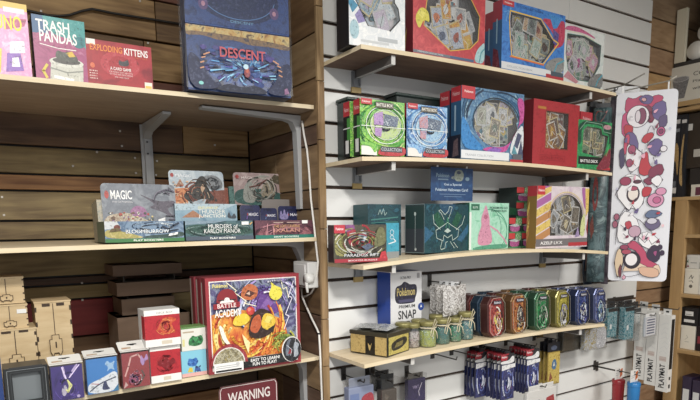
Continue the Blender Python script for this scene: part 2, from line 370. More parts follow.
def nbracket(x, y, z, kind, label, arm=.33, leg=.25):
    r = empty('shelf_bracket', (x, y, z), 0, label, 'bracket', 'white steel brackets of the niche shelves')
    def prof(L, wd): return [(0, 0), (L, 0), (L, -.006), (.045, -.016), (.028, -.022), (.02, -.032), (.016, -.05), (.012, -leg), (0, -leg)]
    wm = mat('#b9bbbd', .45, .1)
    if kind == 'side':      # leg on the side panel, arm running left under the shelf
        b = MB(); fn = lambda u, v, o: (-u, o, v)
        b.prism([(0, -.04), (.0, -leg), (.009, -leg), (.016, -.05)], -.015, .015, fn, wm); b.build('leg', r)
        b = MB(); b.prism([(0, 0), (arm, 0), (arm, -.006), (.05, -.016), (.03, -.022), (.016, -.05), (0, -.04)], -.016, .016, fn, wm); b.build('arm', r)
    else:
        b = MB(); fn = lambda u, v, o: (o, -u, v)
        b.box(-.02, .02, -.004, 0, -leg, -.001, wm); b.box(-.009, .009, -.012, -.004, -leg+.02, -.03, wm); b.build('leg', r)
        b = MB(); b.prism([(0, 0), (arm, 0), (arm, -.008), (.05, -.03), (.012, -.05), (0, -.05)], -.013, .013, fn, wm); b.build('arm', r)
    for k in (.06, .1):
        if kind != 'side': s = MB(); s.box(-.003, .003, -.014, -.0125, -k-.003, -k+.003, '#4c4d4f'); s.build('screw', r)
    return r
nbracket(-.0225, .12, 1.9095, 'side', 'white steel bracket on the side panel, arm under the top niche shelf', .33, .3)
nbracket(-.0225, .12, 1.503, 'side', 'white steel bracket on the side panel under the middle niche shelf', .3, .07)
nbracket(-.0225, .12, 1.109, 'side', 'white steel bracket on the side panel under the lowest niche shelf', .3, .3)
nbracket(-.413, .528, 1.9125, 'back', 'grey steel bracket on the plank back wall above the booster displays', .27, .33)

# ------------------------------------------------------------------ shelves of the white slat wall
def Sz(k, x):
    z0, bow = ((2.0415, .008), (1.7355, .0145), (1.4215, .0265), (1.123, .0135))[k]
    return z0 + bow*(1-((x-.607)/.607)**2) + .012
for k, (nm_, lb) in enumerate((('topmost', 'holding four large windowed boxes'), ('second', 'holding the red box'), ('third', 'holding the elite trainer boxes'), ('lowest', 'holding tins and jars'))):
    b = MB(); n = 16; xs = [.002 + (1.212-.002)*i/n for i in range(n+1)]; vs = []
    for x in xs:
        z = Sz(k, x); vs += [(x, -.215, z-.012), (x, -.002, z-.012), (x, -.002, z), (x, -.215, z)]
    for fs, m_ in (([(4*i, 4*i+1, 4*i+5, 4*i+4)[::-1] for i in range(n)], PLY_SHADE2), ([(4*i+3, 4*i+2, 4*i+6, 4*i+7)[::-1] for i in range(n)], PLYTOP),
                   ([(4*i, 4*i+3, 4*i+7, 4*i+4)[::-1] for i in range(n)]+[(4*i+1, 4*i+2, 4*i+6, 4*i+5) for i in range(n)]+[(0, 1, 2, 3), (4*n, 4*n+3, 4*n+2, 4*n+1)], PLY)):
        b.add(vs, fs, m_)
    tag(b.build('wall_shelf'), f'{nm_} long plywood shelf on the white slatted wall, {lb}', 'shelf', 'plywood shelves on the slatted wall')
def sbracket(k, x, which):
    zt = Sz(k, x) - .0125
    r = empty('shelf_bracket', (x, 0, zt), 0, f'grey metal bracket under the {("topmost", "second", "third", "lowest")[k]} slatted wall shelf, {which} end', 'bracket', 'metal brackets of the slatted wall shelves')
    b = MB(); b.box(-.016, .016, -.006, 0, -.05, -.002, STEEL); b.box(-.014, -.009, -.012, -.006, -.045, -.002, STEEL); b.box(.009, .014, -.012, -.006, -.045, -.002, STEEL); b.build('mounting_plate', r)
    b = MB(); g = mat('#6f6a66', .5, .3); b.box(-.0065, -.005, -.2, -.006, -.024, 0, g); b.box(.005, .0065, -.2, -.006, -.024, 0, g); b.box(-.0065, .0065, -.2, -.006, -.0255, -.024, '#cfcdca'); b.box(-.007, .007, -.2025, -.2, -.026, -.0005, '#c4c2be'); b.build('arm', r)
    b = MB(); b.box(-.018, .018, -.007, 0, -.068, -.051, '#c2a25c'); b.build('shim', r)
for k in range(4):
    sbracket(k, .125 if k < 3 else .2, 'left'); sbracket(k, 1.07, 'right')

# ------------------------------------------------------------------ board games on the top niche shelf
x = P(10, 60, y=.02).x
pbox('card_game_pack', 'pink card game pack with a yellow title, leftmost on the top niche shelf', 'card game', -22, 31, 20, 60, .02, N1(x), .035, '#d9a6c4', h=.165,
     frontmat=M(('n', ('#e8a9cf', '#e58fc0', '#efc3dc'), 25)), front=[('r', '#e9c15a', .0, .9, 1, 1), ('r', '#f0dfe6', .55, .86, .95, .93), ('p', '#c24d78', [(.55, .62), (.93, .7), (.98, .8), (.6, .78)]), ('t', '#f6e23a', 'UNO', .38, .62, .88, .82),
     ('p', '#e8c63c', [(.15, .05), (.4, .02), (.46, .35), (.2, .38)]), ('p', '#8e5fc0', [(.5, .04), (.85, .08), (.8, .36), (.55, .3)]), ('p', '#e9e3ef', [(.6, .3), (.9, .33), (.9, .5), (.62, .46)]), ('e', '#6db7dd', .25, .5, .1, .07), ('p', '#f4f0f4', [(.62, .12), (.78, .13), (.76, .26), (.64, .24)])])
pbox('board_game_box', 'magenta and teal board game box titled Trash Pandas', 'board game', 34, 86, 14, 50, .03, N1(-.78), .05, '#243c63',
     frontmat=M(('n', ('#a54a78', '#b1527f', '#9b426f'), 14)), front=[('r', '#4d6f98', 0, .72, .3, 1), ('p', '#3f9f9c', [(.25, .8), (1, .5), (1, 1), (.2, 1)]), ('p', '#b1527f', [(0, .52), (1, .42), (1, .62), (.55, .72), (0, .74)]),
     ('p', '#2f7f85', [(.72, .62), (.8, .74), (.97, .76), (.99, .6), (.85, .55)]), ('t', '#f4f2ec', 'TRASH', .07, .77, .7, .94), ('t', '#f4f2ec', 'PANDAS', .12, .6, .83, .78), ('q', '#efe9e4', [(.12, .56), (.45, .52), (.8, .52)], .002),
     ('p', '#c9c9bb', [(.26, .02), (.3, .3), (.92, .3), (.9, .02)]), ('e', '#d7d7ca', .6, .31, .33, .08), ('e', '#54524d', .6, .33, .27, .05), ('p', '#55584f', [(.38, .34), (.42, .5), (.56, .46), (.66, .5), (.8, .44), (.84, .32)]), ('p', '#e0b53a', [(.6, .46), (.72, .5), (.78, .42), (.66, .4)]),
     ('q', '#8f9188', [(.28, .2), (.6, .15), (.91, .2)], .003), ('q', '#d7c34a', [(.22, .24), (.14, .14), (.2, .04)], .006), ('p', '#f4f3ef', [(.34, .04), (.72, .01), (.72, .06), (.34, .09)])],
     left=[('r', '#1f3557', 0, 0, 1, 1)])
pbox('card_game_box', 'red Exploding Kittens card game box on the top niche shelf', 'card game', 87, 152, 38, 65, .03, N1(-.6), .045, '#6d1f2a',
     frontmat=M(('n', ('#a12c35', '#b8333b', '#8c2430'), 8, .4, .6)), front=[('e', '#c8404a', .5, .5, .3, .3), ('e', '#b8333b', .5, .5, .18, .2), ('r', '#e9e6e0', .01, .88, .14, 1), ('t', '#ee8a3a', 'EXPLODING', .06, .76, .54, .9), ('t', '#f3efe9', 'KITTENS', .57, .74, .94, .9), ('t', '#e0703c', 'PARTY PACK', .73, .69, .93, .72, False),
     ('p', '#4c4a4e', [(.47, .52), (.48, .62), (.52, .58), (.58, .6), (.62, .65), (.64, .52), (.58, .48), (.5, .48)]), ('t', '#f2e9e4', 'A CARD GAME', .34, .37, .66, .44), ('t', '#e6cfcb', 'FOR PEOPLE WHO ARE INTO', .32, .31, .68, .345, False), ('t', '#e6cfcb', 'KITTENS AND EXPLOSIONS', .33, .26, .68, .295, False), ('t', '#e6cfcb', 'AND LASER BEAMS', .4, .2, .62, .23, False),
     ('e', '#e56a45', .08, .42, .035, .06)] + bars('#e8c8c0', 4, .03, .12, .15, .34) + [('r', '#efe7d8', .86, .02, .98, .17), ('r', '#e9c25c', .87, .02, .97, .09)])
def dbox(nm2, label, T, z0, h, y, flip=False):
    x0 = P(188, 60, y=y).x; x1 = P(288 if not flip else 288, 60, y=y).x
    bl = ('n', ('#2b3f74', '#34508c', '#263560'), 18)
    if not flip:
        fr = [('o', ('n', ('#9a5f34', '#d7a04a', '#e8c878', '#6b4a35'), 16), [(0, .86), (1, .84), (1, .995), (0, .995)]), ('p', ('n', ('#5a463c', '#a07848', '#3a3648'), 24), [(0, .82), (.15, .86), (.3, .8), (.45, .84), (.6, .78), (.8, .8), (1, .76), (1, .87), (0, .92)])]
        fr += [('e', '#3a62ac', .5, .38, .34, .24), ('e', '#4a86c8', .52, .4, .24, .16), ('e', '#7fb4dd', .56, .44, .12, .08)]
        fr += blobs(['#1f2c5c', '#2f4f95', '#4a4390', '#3f78b8', '#16204a', '#3a3478', '#24408a'], 90, .12, .04, .9, .72, .02, .07, 4)
        fr += [('q', RD_.choice(['#5fa8e0', '#1a2450', '#8fd0f0', '#5a4fa8', '#101a3c']), [(.52+rr*math.cos(a), .36+rr*.7*math.sin(a)), (.52+(rr+l)*math.cos(a+.1), .36+(rr+l)*.7*math.sin(a+.1))], .0025) for RD_ in [random.Random(8)] for _ in range(70) for a, rr, l in [(RD_.uniform(0, 6.28), RD_.uniform(.06, .3), RD_.uniform(.03, .12))]]
        fr += [('e', '#8c3a44', .55, .33, .03, .08), ('e', '#c8604a', .55, .36, .016, .035), ('e', '#bfe0f0', .54, .42, .025, .04), ('p', '#1d274e', [(.0, .0), (.3, .03), (.18, .24), (.12, .46), (.0, .6)]), ('p', '#1d274e', [(1, 0), (.72, .02), (.84, .24), (.88, .5), (1, .56)]), ('p', '#18203c', [(.2, .0), (.36, .14), (.5, .08), (.64, .15), (.8, 0)])]
        fr += [('q', '#c98d6a', [(.17+.06*math.cos(a), .34+.22*math.sin(a)), (.2+.06*math.cos(a), .36+.22*math.sin(a))], .0035) for a in (1.6, 2.0, 2.4, 2.8, 3.2)] + [('q', '#c98d6a', [(.84+.06*math.cos(a), .34+.2*math.sin(a)), (.81+.06*math.cos(a), .36+.2*math.sin(a))], .0035) for a in (1.5, 1.1, .7, .3, -.1)]
        fr += [('t', '#c4515a', 'DESCENT', .295, .53, .735, .69), ('t', '#9fb4cc', 'LEGENDS OF THE DARK', .36, .49, .68, .515, False), ('e', '#7fd0cc', .11, .1, .022, .028), ('p', '#8a5a86', [(.92, .03), (.97, .05), (.95, .14), (.92, .12)])]
    else:
        fr = [('e', '#22305c', .5, .62, .4, .5), ('q', '#5f8fc6', ell(.5, .7, .36, .5, 20, 190, 350), .0018), ('e', '#27345a', .52, .8, .2, .4), ('e', '#6a4f80', .17, .42, .045, .12), ('e', '#6a4f80', .85, .42, .045, .12), ('t', '#7fb8d8', 'DESCENT', .42, .12, .64, .17, False), ('e', '#c88a9a', .17, .42, .018, .05), ('e', '#c88a9a', .85, .42, .018, .05)]
    r = carton('board_game_box', label, 'board game', (x1-x0)*.985, .06, h, ((x0+x1)/2, y, z0), -.12, '#1d2c50', frontmat=M(bl), front=fr, left=[('r', '#22335c', 0, 0, 1, 1)], group='large blue Descent game boxes')
    wv = MB(); wd = x1-x0
    wr = clear('#f4f8ff', .045, .2, .01)
    wv.box(-wd/2-.003, wd/2+.003, -.004, .062, .004, h-.002, wr)
    R2 = random.Random(9)
    wv.build('shrink_wrap', r); return r
zD = N1(-.25)+.0005
hD = P(188, 21, y=-.03).z - zD
dbox('board_game_box', 'large shrink-wrapped blue Descent board game box standing on the shelf with orange sky', 0, zD, hD, -.03)
dbox('board_game_box', 'blue Descent box lying on top of the other with its small title near the edge', 0, zD+hD+.001, .13, -.032, True)

# ------------------------------------------------------------------ booster displays on the middle niche shelf
def booster(label, L, R_, mid, y, z0, h, fr, body, fm=None, grp='booster display boxes'):
    return pbox('booster_display_box', label, 'booster box', L, R_, 0, mid, y, z0, .11, body, h=h, frontmat=M(fm) if fm else None, front=fr, group=grp)
def header(name, label, L, R_, B, T, y, fr, fm, wide=None, rad=.04, cat='display card', tilt=.12, body=None, group='opened display headers behind the booster boxes', z0=None):
    "upright cardboard header card with rounded corners, leaning slightly back"
    a, c = P(L, T, y=y), P(R_, T, y=y); w_ = c.x-a.x
    zb = z0 if z0 is not None else P((L+R_)/2, B, y=y).z; h = a.z-zb
    r = empty(name, ((a.x+c.x)/2, y, zb), 0, label, cat, group, -tilt)
    fn = lambda u, v, o: (-w_/2+u*w_, -o, v*h); q = rad/w_*.3; qv = rad/h*.3
    pts = [(0, 0), (1, 0)] + [(1-q+q*math.sin(t), 1-qv+qv*math.cos(t)) for t in (1.57, 1.0, .5, 0)] + [(q-q*math.sin(t), 1-qv+qv*math.cos(t)) for t in (0, .5, 1.0, 1.57)]
    b = MB(); b.prism(pts, -.0022, 0, fn, M(fm), '#c9c6bd'); b.art(fr, fn, w_, h); b.build('card', r)
    if wide:
        l2, r2, t2 = wide; u0 = (P(l2, T, y=y).x-a.x)/w_; u1 = (P(r2, T, y=y).x-a.x)/w_; v1 = (P(L, t2, y=y).z-zb)/h
        b = MB(); b.box(-w_/2+u0*w_, -w_/2+u1*w_, .0035, .09, -.0, v1*h, M(body or fm)); b.art([], fn, w_, h); b.build('tray', r)
    return r
z2 = N2(-.5)
hB = P(105, 221.5, y=.03).z - z2
sky = ('n', ('#54708f', '#7d96b0', '#4a6484', '#8fa6ba'), 12)
booster('Bloomburrow play booster box at the left of the front row', 105, 184, 235, .03, z2, hB,
        [('p', ('n', ('#b8a65c', '#9d9550', '#c9b878'), 30), [(0, .18), (0, .62), (.18, .55), (.35, .38), (.52, .18)]), ('p', '#39504c', [(.4, .18), (.55, .32), (.8, .36), (1, .5), (1, .18)]), ('p', '#c9cdd0', [(0, .62), (0, 1), (.15, 1), (.2, .66)]), ('e', '#7a3f35', .15, .72, .04, .12), *swoosh(['#3c5070', '#9fb4c8', '#2f3a4c', '#c8d4dc'], 30, .6, .7, .05, .4, 0, 6.28, .002, 5, .8, (.12, .4, .99, .97)), ('q', '#2f3a4c', [(.72, .75), (.8, .6), (.86, .78), (.93, .9)], .005), ('p', '#6c5a3c', [(.05, .5), (.2, .55), (.16, .7), (.08, .66)]),
         ('t', '#eef1f2', 'BLOOMBURROW', .25, .42, .8, .6, False), ('p', '#f4f4f4', [(.79, .26), (.91, .34), (.92, .46), (.8, .38)]), ('r', '#3d7a45', 0, 0, 1, .17), ('t', '#f1f4ee', 'PLAY BOOSTERS', .34, .04, .72, .13)], '#5e6d58', sky)
booster('Murders at Karlov Manor booster box in the middle of the front row', 185.5, 253, 232, .03, z2, hB,
        [('p', '#33584e', [(0, .25), (0, .7), (.2, .85), (.45, .6), (.7, .75), (1, .55), (1, .25)]), ('p', '#2b4a48', [(.05, .25), (.3, .5), (.5, .25)]), ('p', '#7f97a8', [(0, .8), (0, 1), (.6, 1), (.4, .88)]), *swoosh(['#2b4a48', '#5f7f7a', '#1f3638', '#8aa4a0'], 40, .5, .5, .1, .5, 0, 6.28, .002, 8, .8, (.01, .22, .99, .98)), ('t', '#eef0ee', 'MURDERS of', .32, .6, .76, .82, False), ('t', '#eef0ee', 'KARLOV MANOR', .26, .36, .8, .58, False), ('r', '#4a5768', 0, 0, 1, .2), ('t', '#f1f4ee', 'PLAY BOOSTERS', .34, .06, .72, .15), ('r', '#efeeea', .82, .78, .93, .95), ('q', '#c9a05c', [(.95, .8), (.98, .9)], .004)], '#243c3e', ('n', ('#3d5f63', '#50727a', '#2f4d55'), 16))
booster('maroon draft booster box with a teal strip at the right of the front row', 255, 314, 230, .03, z2, hB,
        [('p', '#a3646e', [(.02, .2), (.1, .5), (.16, .8), (.2, .3), (.3, .2)]), ('p', '#a3646e', [(.98, .2), (.9, .5), (.84, .75), (.8, .3), (.7, .2)]), *swoosh(['#8a5460', '#3f2430', '#b87884', '#5b3442'], 40, .5, .2, .1, .6, .3, 2.8, .0022, 8, 1.2, (.01, .22, .99, .98)), ('q', '#c98a90', [(.18, .2), (.2, .8)], .003), ('q', '#c98a90', [(.3, .2), (.29, .7)], .003), ('r', '#d6b9a8', .3, .87, .46, .9), ('r', '#d6b9a8', .52, .87, .74, .9), ('t', '#cf9a6a', 'THE LOST CAVERNS', .3, .6, .74, .76), ('t', '#c98a78', 'IXALAN', .3, .34, .74, .56), ('r', '#1f7a6c', 0, 0, 1, .2), ('t', '#dfeee8', 'DRAFT BOOSTERS', .3, .05, .72, .14), ('r', '#efeeea', .78, .82, .88, 1)], '#3a2430', ('n', ('#5b3442', '#6e3f4e', '#452734'), 18))
zMid = P(176, 221, y=.15).z; zTJ = P(176, 203.5, y=.15).z+.002
header('display_header', 'grey display card with the word Magic, standing behind the Bloomburrow box', 101, 176, 224, 182, .15,
       [('p', ('n', ('#b9a892', '#8c6f58', '#d3c7ae', '#6d7f6a'), 60), [(0, 0), (0, .42), (.3, .5), (.55, .38), (.85, .12), (.9, 0)]), ('p', '#a8a65a', [(.2, .06), (.5, .2), (.78, .1), (.9, 0), (.3, 0)]), ('p', '#5a5361', [(.45, .85), (.75, .68), (.98, .72), (.99, .62), (.85, .56), (.99, .35), (.8, .5), (.6, .58), (.72, .64)]), ('e', '#c0453f', .07, .8, .028, .07), ('t', '#f1f1ef', 'MAGIC', .12, .72, .4, .88), ('t', '#d9d7da', 'THE GATHERING', .13, .66, .4, .69, False),
        ('p', '#a06a94', [(.34, .5), (.44, .62), (.56, .58), (.6, .42), (.42, .4)]), ('p', '#4f8a42', [(.74, .12), (.96, .12), (.96, .26), (.74, .24)]), ('p', '#f2f2f0', [(.72, .2), (.82, .26), (.83, .4), (.73, .36)])] + blobs(['#b4483c', '#d8c27c', '#7a5a44', '#e6dcc8', '#4c5a4a', '#f0e8d8', '#8a6a8c'], 60, .02, .08, .66, .5, .012, .035, 3)+swoosh(['#5a5568', '#8a8494', '#4c4a58'], 12, .85, .7, .1, .3, 0, 6.28, .003, 5, 1.2, (.4, .35, .98, .95)),
       ('n', ('#7e848e', '#6d737e', '#8f959d'), 10), (96, 176, 199), body=('n', ('#8c8f86', '#b3a78e', '#6f7b72'), 40), z0=z2+.004)
header('display_header', 'display card with a dark rider over an orange desert, behind the Thunder Junction box', 169, 224, 207, 169, .27,
       [('p', ('n', ('#c4653a', '#d98a52', '#a34c30'), 40), [(0, 0), (0, .45), (.35, .5), (.3, 0)]), ('p', '#8b4a3a', [(.6, 0), (.7, .4), (1, .45), (1, 0)]), ('p', ('n', ('#6f7478', '#8b8f93', '#55595f'), 50), [(.55, .5), (.6, .85), (.85, .9), (.98, .7), (.96, .45)]), ('p', '#26221f', [(.2, .25), (.45, .6), (.55, .85), (.66, .85), (.68, .45), (.9, .05), (.6, .2), (.35, .05)]), ('p', '#c9a07c', [(.55, .5), (.6, .62), (.64, .5), (.58, .35)]), ('e', '#b4403c', .06, .85, .03, .06), ('t', '#e5e8ea', 'MAGIC', .12, .8, .4, .88), ('p', '#b07858', [(.1, .5), (.2, .75), (.26, .55)])]+swoosh(['#26221f', '#4a3a30', '#8b4a3a', '#d0b090'], 40, .5, .3, .05, .3, 0, 6.28, .003, 5, 1.6, (.1, .02, .95, .9))+swoosh(['#55595f', '#8b8f93', '#b8c4cc', '#3a3e44'], 24, .78, .66, .03, .16, 0, 6.28, .0025, 6, 1.6, (.5, .4, .98, .94))+blobs(['#d98a52', '#e8b080', '#a34c30', '#c8a890'], 22, .02, .02, .4, .7, .015, .04, 7),
       ('n', ('#a9b9c4', '#c4cfd4', '#8fa3b2'), 10), (164, 228, 186), body=('n', ('#a8553a', '#7a3c30', '#b96a48'), 30), z0=zTJ)
header('display_header', 'display card with a pale giant in green water, behind the maroon booster box', 234, 283, 207, 171.5, .27,
       [('p', ('n', ('#3f6b66', '#2f5550', '#5a8580'), 30), [(0, 0), (0, .45), (.4, .55), (1, .4), (1, 0)]), ('p', ('n', ('#8b8f8a', '#a3a59c', '#757a76'), 60), [(.15, .1), (.2, .6), (.35, .8), (.45, .4), (.4, .05)]), ('p', '#9c907a', [(.5, .3), (.6, .7), (.8, .75), (.85, .4), (.75, .1)]), ('p', '#5b5340', [(.7, .75), (.85, .98), (.98, .9), (.95, .65)]), ('p', '#2c3f38', [(.5, .05), (.62, .3), (.8, .2), (.75, 0)]), *swoosh(['#6f7570', '#a3a59c', '#55504a', '#c0bcb0', '#3c4038'], 60, .55, .5, .04, .34, 0, 6.28, .003, 5, 1.4, (.05, .1, .97, .92)), ('q', '#6e3f38', [(.3, .55), (.5, .62), (.66, .8)], .004), ('e', '#b4403c', .07, .86, .035, .06), ('t', '#e6d8d4', 'MAGIC', .15, .8, .4, .87)],
       ('n', ('#b39a98', '#a48c8a', '#c0aca8'), 10), (229, 286, 186), body=('n', ('#35605a', '#5f8880', '#2c4c48'), 30), z0=zTJ)
zMid = P(176, 221, y=.15).z
# rear row: lower boxes carry the upper ones
for L, R_, lb in ((184, 228, 'dark booster box at the bottom of the rear row behind the Karlov Manor box'), (233, 291, 'dark booster box at the bottom of the rear row behind the maroon box')):
    booster(lb, L, R_, 232, .155, z2, zMid-z2-.001, [], '#39454e', None)
hT = P(176, 203.5, y=.15).z-zMid
booster('Outlaws of Thunder Junction booster box on top of the rear row', 175, 237, 212, .15, zMid, hT,
        [('p', '#b77f5e', [(.1, .2), (.28, .62), (.45, .2)]), ('p', '#b7cdd8', [(0, .6), (0, 1), (1, 1), (.8, .7)]), ('t', '#e9dc8a', 'OUTLAWS OF', .36, .7, .68, .84), ('t', '#f3f0e4', 'THUNDER', .36, .42, .8, .66, False), ('t', '#f3f0e4', 'JUNCTION', .36, .14, .8, .38), ('p', '#47505a', [(.82, .15), (.86, .6), (.9, .2), (.95, .5), (1, .1)])], '#6c8493', ('n', ('#7fa2b8', '#93b2c2', '#6b8fa8'), 10))
for i, (L, R_, B, T, y, lb, pc) in enumerate(((240, 260, 222, 205, .148, 'navy booster pack header beside the Thunder Junction box', '#8a5ac0'), (260, 277, 222, 208, .142, 'navy booster pack header in the middle, lowest of the navy three', '#6a8ad0'), (278, 306, 222, 206, .148, 'wide navy and violet booster pack header at the right of the navy three', '#8a7fc4'))):
    header('booster_pack', lb, L, R_, B, T, y, [('p', pc, [(.3, .1), (.38, .6), (.34, .12)]), ('t', '#e5e5ee', 'MAGIC', .42, .3, .9, .5), ('e', '#b4403c', .36, .4, .03, .08)] + ([('p', '#9a90c8', [(.02, .05), (.1, .8), (.16, .3), (.22, .9), (.28, .3), (.34, .7), (.36, .05)])] if i == 2 else []), ('n', ('#20244a', '#2b3060', '#181b38'), 30), None, .03, 'booster pack', .05, group='navy booster packs behind the maroon box', z0=zMid)
header('blank_card', 'plain grey-pink card leaning behind the navy packs', 262, 299, 210, 199, .2, [], '#8d8580', None, .06, 'card', .05, group='plain cards', z0=zMid)

# ------------------------------------------------------------------ lowest niche shelf
z3 = N3(-.6)+.002
CRT = wood('#cfb68a', '#b99c6e', (6, 6, 30), .6); CRS = '#3a2716'
def crate(label, L, R_, B, T, y, z0=None, foot=False):
    mid_ = (T+B)/2 if B else T+22; a, c = P(L, mid_, y=y), P(R_, mid_, y=y); w_ = c.x-a.x; zb = P(L, B, y=y).z if z0 is None else z0; h = P(L, T, y=y).z-zb; d = .1
    r = empty('plywood_crate', ((a.x+c.x)/2, y, zb), 0, label, 'crate', 'laser-cut plywood deck crates')
    b = MB(); f = FN(w_, d, h); b.box(-w_/2, w_/2, 0, d, 0, h-.004, CRT)
    it = []
    n = 4 if h < .12 else 6
    for s in (0, 1):
        for i in range(n):
            v = (i+.5)/n; it.append(('r', CRS, s*.955, v-.035, s*.955+.045, v+.02))
    it += [('r', CRS, .2, .94, .42, .975), ('r', CRS, .6, .94, .82, .975)]
    b.art(it, f['F'], w_, h); b.art([('r', CRS, .0, (i+.5)/n-.03, .06, (i+.5)/n+.02) for i in range(n)]+[('r', CRS, .9, (i+.5)/n-.03, 1, (i+.5)/n+.02) for i in range(n)], f['L'], d, h)
    if foot: b.art([('r', CRS, .12, .1, .42, .13), ('r', CRS, .58, .1, .9, .13), ('r', CRS, .2, .13, .34, .155), ('r', CRS, .66, .13, .8, .155), ('r', CRS, 0, .2, 1, .203)], f['F'], w_, h)
    b.build('body', r)
    b = MB(); b.box(-w_/2-.0015, w_/2+.0015, -.0015, d+.0015, h-.004, h, CRT); b.build('lid', r)
    v0 = .56 if h > .12 else .3
    hw = [(.5-.17, v0-.14), (.5-.17, v0), (.5-.1, v0), (.5-.1, v0+.05), (.5+.1, v0+.05), (.5+.1, v0), (.5+.17, v0), (.5+.17, v0-.14), (.6, v0-.2), (.56, v0-.16), (.44, v0-.16), (.4, v0-.2)]
    b = MB(); b.prism([(.5+(u-.5)*.96, v) for u, v in hw], .001, .004, lambda u, v, o: (-w_/2+u*w_, -o, v*h), CRT); fnn = lambda u, v, o: (-w_/2+u*w_, -.0042-o, v*h)
    b.art([('q', CRS, hw, .0016, True), ('r', CRS, .48, v0-.1, .52, v0-.03)], fnn, w_, h); b.build('latch', r)
    b = MB(); b.art([('r', CRS, .49, v0+.05, .51, .97)], f['F'], w_, h, .0009); b.box(-.0004, .0004, -.0008, 0, h*(v0+.05), h*.97, CRS); b.build('slot', r)
    return r
yc = .13
zt = P(0, 303, y=yc).z; zu = P(0, 330, y=yc).z
crate('short plywood crate at the left end of the shelf, lowest of its stack of three', -6, 38, 0, 331, yc-.012, z3)
crate('short plywood crate with a white sticker, middle of the left stack', -8, 29, 0, 306, yc, z3+(P(0, 331, y=yc-.012).z-z3)+.0005)
crate('short plywood crate topmost of the left stack', -12, 25, 0, 278, yc+.01, P(-8, 306, y=yc).z+.0015)
crate('tall plywood crate with a slotted foot beside the stack of three', 36, 72, 0, 302, yc-.005, z3, True)
s_ = MB(); s_.box(0, .022, 0, .0006, 0, .011, '#dcdcd8'); p_ = P(17, 313.5, y=yc-.0015)
o = s_.build('price_sticker', bpy.data.objects['plywood_crate.001'] if 'plywood_crate.001' in bpy.data.objects else None); o.location = (p_.x-bpy.data.objects['plywood_crate.001'].location.x, -.002, p_.z-bpy.data.objects['plywood_crate.001'].location.z)

def deckbox(name, label, L, R_, T, y, d, side, fm, fr, hdr=None, cat='deck box', z0=None, top=(), body=None, mid=375, topc=None, group='boxed deck boxes along the shelf front'):
    zz = z3 if z0 is None else z0
    r = pbox(name, label, cat, L, R_, T, mid, y, zz, d, side, frontmat=M(fm), front=fr, top=top, group=group, faces=dict(top=M(topc or side)))
    return r
# black framed box
a = P(4, 380, y=-.015); c_ = P(49, 380, y=-.015); w_ = c_.x-a.x; hb = P(49, 364, y=-.015).z-z3
r = empty('framed_case', ((a.x+c_.x)/2, -.015, z3), 0, 'black case with a grey recessed window, leftmost at the shelf front', 'case')
b = MB(); f = FN(w_, .075, hb); win_ = rect(.18, .1, .82, .84)
tri = tessellate_polygon([[Vector((0, 0, 0)), Vector((w_, 0, 0)), Vector((w_, hb, 0)), Vector((0, hb, 0))], [Vector((u*w_, v*hb, 0)) for u, v in win_]])
b.box(-w_/2, w_/2, 0, .075, 0, hb, mat('#232629', .35), dict(front=None)); b.add([f['F'](u, v, 0) for u, v in [(0, 0), (1, 0), (1, 1), (0, 1)]+win_], tri, mat('#232629', .35))
b.prism(win_, 0, -.012, f['F'], '#6d7478', '#1a1c1e', cap0=False)
b.art([('q', '#80868a', rect(.07, .04, .93, .94), .0012, True), ('q', '#3c4144', rect(.14, .08, .86, .88), .0012, True)], f['F'], w_, hb); b.build('body', r)
b = MB(); b.box(-w_/2+.012, w_/2-.012, -.002, .004, hb-.003, hb+.002, '#2c2f33'); b.build('lid', r)
deckbox('deck_box', 'dark blue box cut off by the left edge of the photo beside the black case', -30, 2, 362, -.01, .07, '#1e3a7a', '#1e3a7a', [])
def hangbox(label, L, R_, T, y, d, side, fm, fr, hT_, hw=None, yaw=0):
    "deck box in a clear sleeve with a white hang tab on its top"
    a, c = P(L, 378, y=y), P(R_, 378, y=y); w_ = c.x-a.x; h = P(L, T, y=y).z-z3
    r = empty('deck_box', ((a.x+c.x)/2, y, z3), yaw, label, 'deck box', 'hang-tab deck boxes on the lowest niche shelf')
    f = FN(w_, d, h); b = MB(); b.bevbox(-w_/2+.002, w_/2-.002, .002, d-.002, 0.0005, h-.006, M(side), .002, 2); b.art([('r', M(fm), .04, .02, .97, .955)]+fr, lambda u, v, o: (-w_/2+u*w_, .0018-o, v*h), w_, h); b.build('body', r)
    b = MB(); b.box(-w_/2, w_/2, 0, d, 0, h, clear('#ffffff', .055, .12, .012)); b.build('sleeve', r)
    t = MB(); hh = hT_
    pts = [(0, 0), (1, 0), (1, .93), (.95, 1), (.05, 1), (0, .93)]; fn = lambda u, v, o: (-w_/2+u*w_, d*.25+v*d*.75-o*.5, h+.001+v*hh+o*.5)
    t.prism(pts, 0, .001, fn, '#dcdbd6'); t.box(-w_/2, w_/2, 0, d*.3, h, h+.002, '#d5d3ce')
    fn2 = lambda u, v, o: fn(u, v, .001+o); t.art([('p', '#202124', [(.32, .55), (.42, .55), (.45, .48), (.55, .48), (.58, .55), (.68, .55), (.66, .68), (.34, .68)]), ('r', '#b5a58c', .1, .15, .42, .34), ('r', '#c06a50', .12, .2, .3, .25)], fn2, w_, d)
    t.build('hang_tab', r); return r
